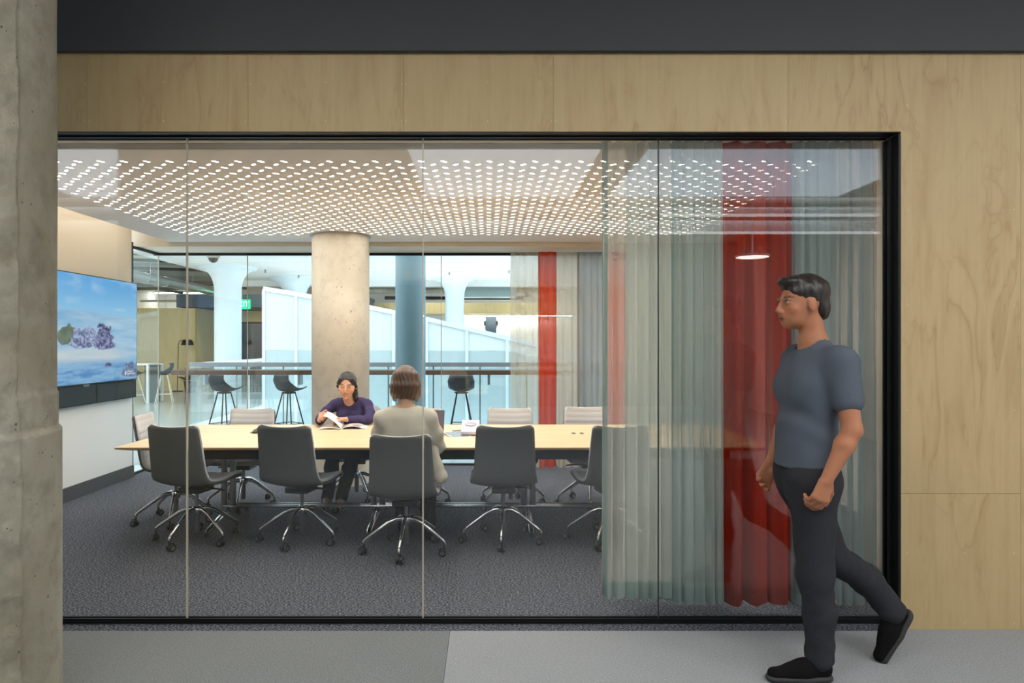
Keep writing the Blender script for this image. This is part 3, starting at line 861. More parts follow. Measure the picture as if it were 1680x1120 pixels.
mb.tube([(-2.2 - t.location.x, -.03, .145), (1.62 - t.location.x, -.03, .145)], .014, 12); mb.tube([(-2.2 - t.location.x, .03, .145), (1.62 - t.location.x, .03, .145)], .014, 12)
mb.build('stretcher', M['chrome'], t)
for k, xw in enumerate((.73, .80)):
    mb = MB(); mb.box((xw - .016 - t.location.x, .05, TZ - .004), (xw + .016 - t.location.x, .12, TZ + .0015)); mb.build('cable_port', M['blackpl'], t)

# ---- conference chair (front faces +y in its own space)
PROF = [(.235, .442), (.225, .458), (.17, .462), (.08, .452), (-.02, .446), (-.11, .450), (-.17, .466), (-.208, .50), (-.228, .55), (-.243, .61), (-.262, .70), (-.283, .80), (-.302, .885), (-.306, .90)]
def prof_at(s):
    x = s * (len(PROF) - 1); i = min(int(x), len(PROF) - 2); f = x - i
    P0 = PROF[max(i - 1, 0)]; P1 = PROF[i]; P2 = PROF[i + 1]; P3 = PROF[min(i + 2, len(PROF) - 1)]
    return [.5 * (2 * P1[k] + (P2[k] - P0[k]) * f + (2 * P0[k] - 5 * P1[k] + 4 * P2[k] - P3[k]) * f * f + (3 * P1[k] - P0[k] - 3 * P2[k] + P3[k]) * f ** 3) for k in (0, 1)]
ARC = [0]
for i in range(200):
    a, b = prof_at(i / 200), prof_at((i + 1) / 200); ARC.append(ARC[-1] + math.hypot(a[0] - b[0], a[1] - b[1]))
LEN = ARC[-1]
def s_of(arc):
    lo = 0
    for i in range(200):
        if ARC[i + 1] >= arc: return (i + (arc - ARC[i]) / max(ARC[i + 1] - ARC[i], 1e-9)) / 200
    return 1.0
def shell_pt(u, arc, off):
    s = s_of(arc); y, z = prof_at(s)
    e = .004; ya, za = prof_at(max(s - e, 0)); yb, zb = prof_at(min(s + e, 1))
    ty, tz = yb - ya, zb - za; l = math.hypot(ty, tz); ty /= l; tz /= l
    ny, nz = tz, -ty          # inward normal (towards the sitter)
    f = arc / LEN
    w = .232 + .018 * math.sin(min(f / .62, 1) * PI) - .022 * max(0, (f - .5) / .5)
    r = .034
    for d_ in (arc, LEN - arc):
        if d_ < r: w -= r - math.sqrt(max(r * r - (r - d_) ** 2, 0))
    curl = (.030 + .02 * max(0, (f - .45) / .55)) * abs(u) ** 2.2
    o = off + curl
    return Vector((u * w, y + ny * o, z + nz * o))
def shell(mb, o0, o1, ribs=0.0, nu=18, nv=56, inset=0.0):
    def P(u, v, top):
        arc = inset + (LEN - 2 * inset) * v
        uu = (u * 2 - 1) * (1 - inset * 3)
        edge = min(1.0, 4.5 * min(v, 1 - v) + .35) * min(1.0, (1 - abs(u * 2 - 1)) * 6 + .30)
        off = o1 if top else o0
        if top: off = o0 + (o1 - o0) * edge ** .5 + ribs * (abs(math.sin(arc / .052 * PI)) ** .5 - 1) * (1 if arc > .2 else .4)
        return shell_pt(uu, arc, off)
    V = []; F = []
    for top in (0, 1):
        for j in range(nv + 1):
            for i in range(nu + 1): V.append(P(i / nu, j / nv, top))
    n = (nu + 1) * (nv + 1); id_ = lambda i, j, k: k * n + j * (nu + 1) + i
    for j in range(nv):
        for i in range(nu):
            F.append((id_(i, j, 0), id_(i, j + 1, 0), id_(i + 1, j + 1, 0), id_(i + 1, j, 0)))
            F.append((id_(i, j, 1), id_(i + 1, j, 1), id_(i + 1, j + 1, 1), id_(i, j + 1, 1)))
    for i in range(nu):
        F.append((id_(i, 0, 0), id_(i + 1, 0, 0), id_(i + 1, 0, 1), id_(i, 0, 1))); F.append((id_(i, nv, 0), id_(i, nv, 1), id_(i + 1, nv, 1), id_(i + 1, nv, 0)))
    for j in range(nv):
        F.append((id_(0, j, 0), id_(0, j, 1), id_(0, j + 1, 1), id_(0, j + 1, 0))); F.append((id_(nu, j, 0), id_(nu, j + 1, 0), id_(nu, j + 1, 1), id_(nu, j, 1)))
    mb.add(V, F, 0, True)
    return mb
def make_chair():
    t = thing('conference_chair', 'x', 'chair')
    b = bpy.data.objects.new('body', None)
    shell(MB(), -.020, -.002, nv=44).build('back_shell', M['felt'], t)
    shell(MB(), -.0015, .026, ribs=.0045, nv=110, nu=16, inset=.004).build('seat_pad', M['padlight'], t)
    mb = MB(); mb.box((-.09, -.10, .375), (.09, .09, .418), bev=.01); mb.tube([(.09, .02, .40), (.19, .02, .395), (.225, .02, .39)], .007, 8); mb.build('tilt_mechanism', M['blackpl'], t)
    mb = MB(); mb.tube([(0, 0, .06), (0, 0, .25)], .021, 14); mb.tube([(0, 0, .25), (0, 0, .385)], .014, 14); mb.tube([(0, 0, .36), (0, 0, .378)], .026, 14); mb.build('gas_column', M['steel'], t)
    return t
def make_base(t, rot=0.0):
    mb = MB(); mb.lathe([(.034, .20), (.040, .222), (.040, .248), (.028, .262), (.0, .262)], n=20); mb.build('hub', M['chrome'], t)
    for k in range(5):
        a = rot + k * 2 * PI / 5 - PI / 2
        Rm = Matrix.Rotation(a, 3, 'Z')
        f = lambda p: Rm @ Vector(p)
        side = f((0, 1, 0))
        mb = MB(); mb.tube([f((.028, 0, .238)), f((.075, 0, .238)), f((.13, 0, .215)), f((.285, 0, .112)), f((.300, 0, .098)), f((.302, 0, .078))], [.020, .0185, .016, .0125, .012, .011], 12, flat=(side, .8))
        lg = mb.build('leg', M['chrome'], t)
        # twin-wheel caster, wheels turned a little off the leg
        q = a + R(70 + 37 * k)
        ax = Vector((math.cos(q), math.sin(q), 0)); fw = Vector((-math.sin(q), math.cos(q), 0))
        c = f((.302, 0, 0)) + fw * .014
        mb = MB()
        for s_ in (-1, 1):
            o = c + ax * (.0135 * s_) + Vector((0, 0, .0275))
            p = [o - ax * .011, o - ax * .009, o + ax * .009, o + ax * .011]
            mb.tube(p, [.022, .027, .027, .022], 20)
        mb.tube([c - fw * .014 + Vector((0, 0, .04)), c - fw * .014 + Vector((0, 0, .085))], .008, 8)
        V = [c + fw * math.cos(w) * .030 + Vector((0, 0, .0275 + .030 * math.sin(w))) for w in [R(d) for d in range(20, 165, 12)]]
        mb.tube(V, .006, 6, flat=None)
        cs = mb.build('caster', M['blackpl'], lg)
        mb = MB()
        for s_ in (-1, 1):
            o = c + ax * (.0248 * s_) + Vector((0, 0, .0275)); mb.tube([o - ax * .0006, o + ax * .0006], .016, 16)
        for i, f_ in enumerate(mb.m): mb.m[i] = 0
        # bright wheel caps belong to the caster
        me = cs.data; n0 = len(me.vertices)
        bm = bmesh.new(); bm.from_mesh(me)
        vs = [bm.verts.new(v) for v in mb.v]
        for ff in mb.f:
            try:
                nf = bm.faces.new([vs[i] for i in ff]); nf.material_index = 1
            except ValueError: pass
        bm.to_mesh(me); bm.free(); me.materials.append(M['steel'])
proto = {}
def chair(label, x, y, rz, base=0.0, lift=0.0, group=None, tilt=0.0):
    """rz turns the seat; base turns the star foot on its own"""
    key = round(base, 3)
    first = not proto
    if first:
        t = make_chair(); proto['c'] = t
        tops_ = list(t.children)
        make_base(t)
        proto['top'] = [o.name for o in tops_]
    else:
        t = copy_tree(proto['c'])
    t['label'] = label; t['group'] = group
    t.location = (x, y, 0); t.rotation_euler = (0, 0, rz)
    for ch in t.children:
        st = ch.name.split('.')[0]
        if st in ('back_shell', 'seat_pad', 'tilt_mechanism'):
            ch.location = (0, 0, lift); ch.rotation_euler = (0, 0, 0)
        elif st in ('leg', 'hub'):
            ch.rotation_euler = (0, 0, base - rz)
    return t
NEAR = 'dark backed conference chairs along the near side of the table'
FARG = 'light fronted conference chairs along the far side of the table'
chair('grey felt backed conference chair at the near left table corner by the screen', -2.215, 5.20, R(-14), R(-14), .0, NEAR)
chair('grey felt backed empty conference chair, second from the screen, left of the cream sweater', -1.415, 5.20, R(-13), R(-10), .0, NEAR)
chair('grey felt backed conference chair that the person in the cream sweater sits on', -.585, 4.92, R(-2), R(-3), -.03, NEAR)
chair('grey felt backed empty conference chair to the right of the cream sweater', .118, 5.20, R(2), R(-4), .0, NEAR)
chair('grey felt backed conference chair half hidden by the edge of the sheer curtain', .92, 5.20, R(9), R(-24), .0, NEAR)
chair('pale quilted conference chair across the table, nearest the left end', -2.26, 6.32, R(180), R(10), -.035, FARG)
chair('pale quilted conference chair behind the person in the navy sweater', -1.27, 6.62, R(186), R(30), -.035, FARG)
chair('pale quilted conference chair across the table, mostly hidden behind the person in the cream sweater', -.66, 6.36, R(178), R(15), -.035, FARG)
chair('pale quilted conference chair across the table behind the white speaker box', .215, 6.32, R(180), R(22), -.03, FARG)
chair('pale quilted conference chair across the table in front of the grey far curtain', .95, 6.34, R(180), R(-8), -.02, FARG)
chair('pale quilted conference chair at the screen end of the table, turned towards the right', -2.63, 5.76, R(-82), R(16), .0, 'chair at the table end')

# ---- screen, console
t = thing('wall_screen', 'large wall screen showing rocks in a pale blue sea', 'screen', (LEFT_X + .001, 6.655, 1.635))
mb = MB(); mb.box((0, -.90, -.48), (.05, .90, .48)); mb.box((.05, -.955, -.535), (.092, .955, .535), bev=.004); mb.build('housing', M['blackpl'], t)
W_, H_ = 300, 168
uu, vv = np.meshgrid(np.linspace(0, 1, W_), np.linspace(0, 1, H_))      # u along the wall away from the camera, v up
rs = np.random.RandomState(4)
def vnoise(sx, sy, seed):
    r_ = np.random.RandomState(seed); g_ = r_.rand(sy + 2, sx + 2)
    X = uu * sx; Y = vv * sy; i = X.astype(int); j = Y.astype(int); fx_ = X - i; fy_ = Y - j
    fx_ = fx_ * fx_ * (3 - 2 * fx_); fy_ = fy_ * fy_ * (3 - 2 * fy_)
    return (g_[j, i] * (1 - fx_) + g_[j, i + 1] * fx_) * (1 - fy_) + (g_[j + 1, i] * (1 - fx_) + g_[j + 1, i + 1] * fx_) * fy_
def sl(c): return np.array(S(*c)[:3])
def lay(img, mask, col): return img * (1 - mask[..., None]) + np.array(col) * mask[..., None]
img = np.zeros((H_, W_, 3))
sky = np.clip((vv - .62) / .38, 0, 1)[..., None]
img = sl((150, 204, 238)) * (1 - sky) + sl((92, 166, 226)) * sky
n = .6 * vnoise(5, 9, 1) + .3 * vnoise(12, 22, 2) + .1 * vnoise(40, 60, 3)
img = lay(img, np.clip((n - .5) * 3, 0, 1) * (vv > .7) * .6, sl((206, 226, 240)))
sea = np.clip((.71 - .05 * uu - vv) * 40, 0, 1)
wv = .5 * vnoise(4, 26, 5) + .3 * vnoise(14, 60, 6) + .2 * vnoise(60, 110, 7)
seac = sl((112, 172, 216)) * (1 - wv[..., None]) + sl((186, 212, 228)) * wv[..., None]
img = img * (1 - sea[..., None]) + seac * sea[..., None]
img = lay(img, np.clip((.22 - np.abs(vv - .26) * 2.2) * 6, 0, 1) * .55 * vnoise(3, 8, 9), sl((226, 220, 205)))
low = np.clip((.24 - vv) * 9, 0, 1) * np.clip((wv - .3) * 3, 0, 1)
img = lay(img, low * .85, sl((58, 128, 192)))
def rock(cx, cy, rx, ry, seed, c1, c2):
    global img
    q = vnoise(40, 30, seed); q2 = vnoise(90, 70, seed + 1)
    d = ((uu - cx) / rx) ** 2 + (np.maximum(vv - cy, (cy - vv) * 3.2) / ry) ** 2
    mk = np.clip((1.0 - d + (q - .5) * .9) * 7, 0, 1)
    s_ = np.clip((q2 * .6 + q * .4 - .3) * 2.2, 0, 1)[..., None]
    col = sl(c1) * (1 - s_) + sl(c2) * s_
    img = img * (1 - mk[..., None]) + col * mk[..., None]
rock(.34, .40, .085, .15, 11, (92, 106, 92), (120, 132, 112))
rock(.48, .37, .12, .16, 13, (88, 94, 134), (170, 184, 214))
rock(.665, .36, .10, .18, 15, (70, 66, 110), (150, 160, 196))
for k in range(14):
    rock(.60 + .0095 * k, .52 + .02 * math.sin(k * .45 + .3), .0045, .022 + .02 * ((k * 7) % 5) / 4, 40 + k, (48, 48, 80), (70, 70, 100))
rock(.70, .155, .03, .03, 17, (60, 70, 100), (110, 120, 150))
rock(.93, .06, .09, .12, 19, (84, 104, 140), (140, 156, 184))
for (x0_, x1_, y_) in ((.895, .965, .078), (.895, .985, .058)):
    mk = ((uu > x0_) & (uu < x1_) & (np.abs(vv - y_) < .006) & ((uu * 260).astype(int) % 3 > 0)).astype(float)
    img = lay(img, mk * .8, (.85, .88, .92))
mk = (((uu - .876) / .008) ** 2 + ((vv - .066) / .022) ** 2 < 1).astype(float); img = lay(img, mk * .8, (.85, .88, .92))
mb = MB()
V = []; ny, nz = W_, H_
for j in range(H_):
    for i in range(W_):
        V.append((.0925, -.945 + 1.89 * i / (W_ - 1), -.525 + 1.05 * j / (H_ - 1)))
F = [(j * W_ + i, j * W_ + i + 1, (j + 1) * W_ + i + 1, (j + 1) * W_ + i) for j in range(H_ - 1) for i in range(W_ - 1)]
mb.add(V, F)
sm = NT('screen_picture'); a_ = sm.n('VertexColor', _layer_name='picture')
em = sm.n('Emission', Color=a_.outputs[0], Strength=SCREEN_E); gl_ = sm.n('BsdfGlossy', Color=(1, 1, 1, 1), Roughness=.08)
M['screen'] = sm.done(sm.n('MixShader', i0=.03, i1=em, i2=gl_))
o = mb.build('display', M['screen'], t)
ca = o.data.color_attributes.new('picture', 'FLOAT_COLOR', 'POINT')
ca.data.foreach_set('color', np.concatenate([img.reshape(-1, 3), np.ones((W_ * H_, 1))], 1).astype(np.float32).ravel())
mb = MB(); mb.box((.06, -.05, -.556), (.088, .05, -.536)); mb.build('sensor', M['steel'], t)
t = thing('media_console', 'long black wall mounted console under the screen', 'console', (LEFT_X + .013, 6.655, .90))
mb = MB(); mb.box((0, -1.4, 0), (.06, .975, .195), bev=.004); mb.build('body', M['blackmat'], t)
for k in range(3):
    mb = MB(); mb.box((.0605, -1.38 + .79 * k, .01), (.066, -.62 + .79 * k, .185)); mb.build('panel', M['black'], t)

# ---- on the table
t = thing('conference_phone', 'dark three sided conference phone on the table left of the second near chair', 'phone', at(430, 708.5, 5.93))
t.location.z = TZ + .001
mb = MB()
for k in range(3):
    a = k * 2 * PI / 3 + .2
    c_, s_ = math.cos(a), math.sin(a)
    mb.add([(.13 * c_ - .03 * s_, .13 * s_ + .03 * c_, 0), (.13 * c_ + .03 * s_, .13 * s_ - .03 * c_, 0), (.06 * math.cos(a - 1.05), .06 * math.sin(a - 1.05), 0), (0, 0, 0), (.06 * math.cos(a + 1.05), .06 * math.sin(a + 1.05), 0),
            (.125 * c_, .125 * s_, .012), (0, 0, .05)], [(0, 1, 2, 3, 4), (0, 5, 1), (1, 5, 6, 2), (0, 4, 6, 5)])
mb.build('body', M['blackpl'], t)
mb = MB(); mb.lathe([(.035, .04), (.03, .052), (0, .054)], n=16); mb.build('keypad', M['steel'], t)
p = at(419, 712, 5.8); mb = MB(); mb.lathe([(.022, 0), (.024, .01), (.015, .018), (0, .02)], n=16)
solo('table_microphone', mb, M['blackpl'], 'tiny dark round microphone on the table left of the conference phone', 'microphone', loc=(p.x, p.y, TZ + .001))
p = at(770, 712, 5.77)
t = thing('speaker_box', 'pale lilac box with a round speaker on the table beside the fourth near chair', 'speaker', (p.x + .01, p.y, TZ + .001), R(0))
lil = plain('lilac_plastic', S(206, 202, 216), .5)
mb = MB(); mb.prism([(-.14, .012), (.14, .012), (.14, .10), (-.14, .035)], -.075, .075, axis='x'); mb.build('body', lil, t)
mb = MB(); mb.box((-.07, -.13, 0), (.07, .13, .011)); mb.build('base', plain('lilac_dark', S(120, 112, 124), .5), t)
tilt = Matrix.Translation((0, .03, .0765)) @ Matrix.Rotation(math.atan2(.065, .28), 4, 'X')
mb = MB(); mb.lathe([(.046, -.002), (.050, .004), (.046, .006), (.042, .003), (0, .002)], n=32, M=tilt); mb.build('speaker_ring', plain('ring_grey', S(172, 170, 184), .4), t)
# laptop at the elbow of the person in the cream sweater
lap = thing('laptop', 'dark open laptop at the right elbow of the person in the cream sweater', 'laptop', (-.52, 5.52, TZ + .001), R(-4))
mb = MB(); mb.box((-.15, -.11, 0), (.15, .11, .014), bev=.003); mb.build('base', M['steel'], lap)
mb = MB(); mb.box((-.13, -.02, .0142), (.13, .085, .0155)); mb.build('keyboard', M['blackpl'], lap)
mb = MB(); q = Matrix.Translation((0, .112, .012)) @ Matrix.Rotation(R(72), 4, 'X'); mb.box((-.15, 0, -.004), (.15, .205, .003), M=q, bev=.002); lid = mb.build('lid', plain('dark_lid', S(84, 84, 88), .4, .3), lap)
mb = MB(); mb.box((-.142, .012, .0031), (.142, .197, .0034), M=q); mb.build('display', emit('laptop_display', S(88, 78, 80), .7), lid)
tb = thing('tablet', 'white edged tablet lying propped on the table right of the cream sweater', 'tablet', (-.255, 5.66, TZ + .004), R(24))
q = Matrix.Rotation(R(4), 4, 'X')
mb = MB(); mb.box((-.085, -.12, 0), (.085, .12, .008), M=q, bev=.003); mb.build('case', M['white'], tb)
mb = MB(); mb.box((-.077, -.112, .0081), (.077, .108, .0085), M=q); mb.build('display', plain('grey_screen', S(120, 122, 128), .15), tb)
nb = thing('notebook', 'brown covered notebook lying behind the tablet on the table', 'notebook', (-.20, 5.83, TZ + .001), R(32))
mb = MB(); mb.box((-.06, -.1, .003), (.06, .1, .012)); mb.build('pages', M['white'], nb)
mb = MB(); mb.box((-.063, -.103, 0), (.063, .103, .003)); mb.box((-.063, -.103, .012), (.063, .103, .015)); mb.build('cover', plain('brown_cover', S(128, 98, 82), .6), nb)
mb = MB(); mb.tube([(-.17, 5.60, TZ + .004), (-.10, 5.66, TZ + .004), (-.02, 5.70, TZ + .004), (.0, 5.705, TZ + .004)], .003, 6)
solo('cable', mb, M['steel'], 'thin grey cable on the table running from the tablet to the lilac speaker box', 'cable')
# open magazine under the hands of the person in the navy sweater
mg = thing('magazine', 'open magazine whose left pages are being turned on the table', 'magazine', (-1.31, 6.19, TZ + .001), R(6))
paper = plain('paper', S(236, 232, 226), .6, var=.03)
pg2 = NT('printed_pages'); v = pg2.coord((9, 9, 9)); nz = pg2.noise(v, 1.2, 3)
M['print'] = pg2.done(pg2.bsdf(Base__Color=pg2.ramp(nz.outputs[0], [(.42, S(232, 228, 222)), (.55, S(196, 186, 178)), (.66, S(150, 132, 150))]), Roughness=.5))
mb = MB(); mb.box((-.215, -.14, 0), (.215, .14, .0015)); mb.build('cover', M['print'], mg)
mb = MB(); mb.grid(lambda u, v: Vector((.002 + .205 * u, -.135 + .27 * v, .003 + .022 * math.sin(min(u * 1.15, 1) * PI) ** .8 + .004)), 20, 4)
solid(mb.build('right_pages', M['print'], mg), .004)
mb = MB(); mb.grid(lambda u, v: Vector((-.002 - .20 * u, -.135 + .27 * v, .004 + .012 * math.sin(u * PI) ** .8)), 20, 4)
solid(mb.build('left_pages', paper, mg), .003)
mb = MB(); mb.grid(lambda u, v: Vector((-.004 - .155 * u ** 1.1, -.135 + .27 * v, .006 + .118 * math.sin(u * 1.35) + .015 * v)), 20, 6)
solid(mb.build('turning_page', paper, mg), .0012)

# ---- curtains
def curtain(label, x0, x1, y, z0, z1, folds, amp, mat, seed, group, hem=True, lean=0.0, hem_mat=None, hem_h=.085, side=0.0):
    rr = random.Random(seed)
    t = thing('curtain', label, 'curtain', ((x0 + x1) / 2, y, z0), group=group)
    ph = [rr.uniform(-.9, .9) for _ in range(int(folds) + 3)]
    am = [rr.uniform(.55, 1.15) for _ in range(int(folds) + 3)]
    w = x1 - x0
    def fold(u, z):
        k = u * folds; i = int(k); f = k - i; f2 = f * f * (3 - 2 * f)
        p = ph[i] * (1 - f2) + ph[i + 1] * f2; a = am[i] * (1 - f2) + am[i + 1] * f2
        q = k * 2 * PI + p
        g = .55 + .45 * (1 - z / (z1 - z0)) + .08 * math.sin(z * 2.1 + i)
        return a, q, g
    def fn(u, v, dy=0, zz=None):
        z = (z1 - z0) * v if zz is None else zz
        a, q, g = fold(u, z)
        x = (u - .5) * w * (1 + .03 * (1 - v)) + .35 * amp * math.cos(q * 1.0 + .5) * g + lean * (1 - v)
        yy = amp * a * g * math.sin(q) + .25 * amp * math.sin(2.3 * q + 1) * g
        return Vector((x, yy + dy, z + (.010 * math.sin(q + 1) if v < .02 else 0)))
    mb = MB(); mb.grid(lambda u, v: fn(u, v), int(folds * 14), 30)
    mb.build('drape', mat, t)
    if hem:
        mb = MB(); mb.grid(lambda u, v: fn(u, v * hem_h / (z1 - z0), -.0025), int(folds * 14), 2)
        mb.build('hem', hem_mat or mat, t)
    if side:
        mb = MB(); mb.grid(lambda u, v: fn(u * side, v, -.003), 6, 30)
        mb.build('side_hem', hem_mat or mat, t)
    return t
M['sh_white'] = sheer('white_sheer', S(240, 240, 230), .58, .55)
M['sh_teal'] = sheer('teal_sheer', S(190, 201, 196), .36, .5)
M['sh_teal2'] = sheer('dense_teal_sheer', S(156, 172, 172), .32, .48)
M['sh_grey'] = sheer('grey_sheer', S(142, 154, 154), .28, .45)
M['sh_red'] = sheer('rust_red_sheer', S(150, 36, 18), .09, .42)
M['sh_beige'] = sheer('beige_sheer', S(216, 198, 172), .42, .5)
M['sh_cream'] = sheer('cream_drape', S(214, 202, 184), .08, .5)
M['sh_greyd'] = sheer('grey_drape_cloth', S(176, 172, 168), .05, .5)
M['sh_redf'] = sheer('far_rust_red', S(214, 78, 48), .06, .5)
M['sh_hem'] = sheer('teal_hem', S(164, 186, 182), .26, .5)
FC = 'curtains drawn inside the front glass'
curtain('white see-through sheer curtain at the left end of the front curtains', .635, 1.02, 3.83, .085, 2.98, 6, .035, M['sh_white'], 1, FC, hem_mat=M['sh_hem'], side=.10)
curtain('teal tinted sheer curtain in front of the white sheer, left of the rust red curtain', .80, 1.33, 3.92, .05, 2.98, 9, .038, M['sh_teal'], 2, FC, hem_mat=M['sh_hem'], side=.04)
curtain('second, denser teal sheer against the left side of the rust red curtain', 1.03, 1.31, 3.82, .055, 2.98, 5, .03, M['sh_teal'], 6, FC, hem_mat=M['sh_hem'], side=.08)
curtain('rust red curtain behind the front glass at the walking person', 1.30, 1.735, 3.84, .045, 2.98, 3.5, .045, M['sh_red'], 3, FC)
curtain('grey teal curtain right of the front rust red curtain, behind the walking person', 1.70, 2.16, 3.83, .05, 2.98, 7, .04, M['sh_teal2'], 4, FC)
curtain('grey curtain hanging behind the grey teal one at the right end of the front glass', 1.66, 2.02, 3.99, .05, 2.98, 4, .04, M['sh_grey'], 8, FC)
curtain('beige curtain at the far right edge of the front glass', 2.15, 2.34, 3.93, .05, 2.98, 3, .03, M['sh_cream'], 5, FC)
BC = 'curtains drawn along the far glass'
curtain('thin beige sheer at the left end of the far curtains', .27, .63, 8.22, .02, 2.6, 4, .03, M['sh_beige'], 11, BC)
curtain('narrow rust red curtain between the beige and grey far curtains', .60, .835, 8.20, .015, 2.6, 2.5, .04, M['sh_redf'], 12, BC)
curtain('cream curtain right of the narrow far rust red curtain', .82, 1.10, 8.22, .02, 2.6, 3, .04, M['sh_cream'], 13, BC)
curtain('grey far curtain behind the last pale chair', 1.07, 1.46, 8.21, .02, 2.6, 4.5, .04, M['sh_greyd'], 14, BC)
curtain('second rust red far curtain, seen through the front white sheer', 1.45, 1.66, 8.20, .02, 2.6, 2.5, .04, M['sh_redf'], 15, BC)
curtain('wide cream far curtain at the right, seen through the front sheers', 1.65, 2.35, 8.22, .02, 2.6, 6, .04, M['sh_cream'], 16, BC)
curtain('grey far curtain in the right corner of the room', 2.34, 3.2, 8.21, .02, 2.6, 7, .04, M['sh_greyd'], 17, BC)
mb = MB(); mb.box((.55, 3.79, 3.0), (2.5, 4.03, 3.049))
solo('curtain_track', mb, M['blackmat'], 'track the front curtains hang from, hidden above the front glass', 'track')

# ---- corridor: ceiling services behind the viewer
for k, (y, z, r, lab) in enumerate(((-1.5, 3.35, .035, 'thin pipe nearest the plywood wall under the corridor ceiling'), (-1.95, 3.3, .05, 'middle pipe under the corridor ceiling'), (-2.9, 3.25, .09, 'thick pipe furthest from the plywood wall under the corridor ceiling'))):
    mb = MB(); mb.tube([(-7.9, y, z), (5.9, y, z)], r, 14)
    solo('ceiling_pipe', mb, M['white'], lab, 'pipe', 'pipes under the corridor ceiling')
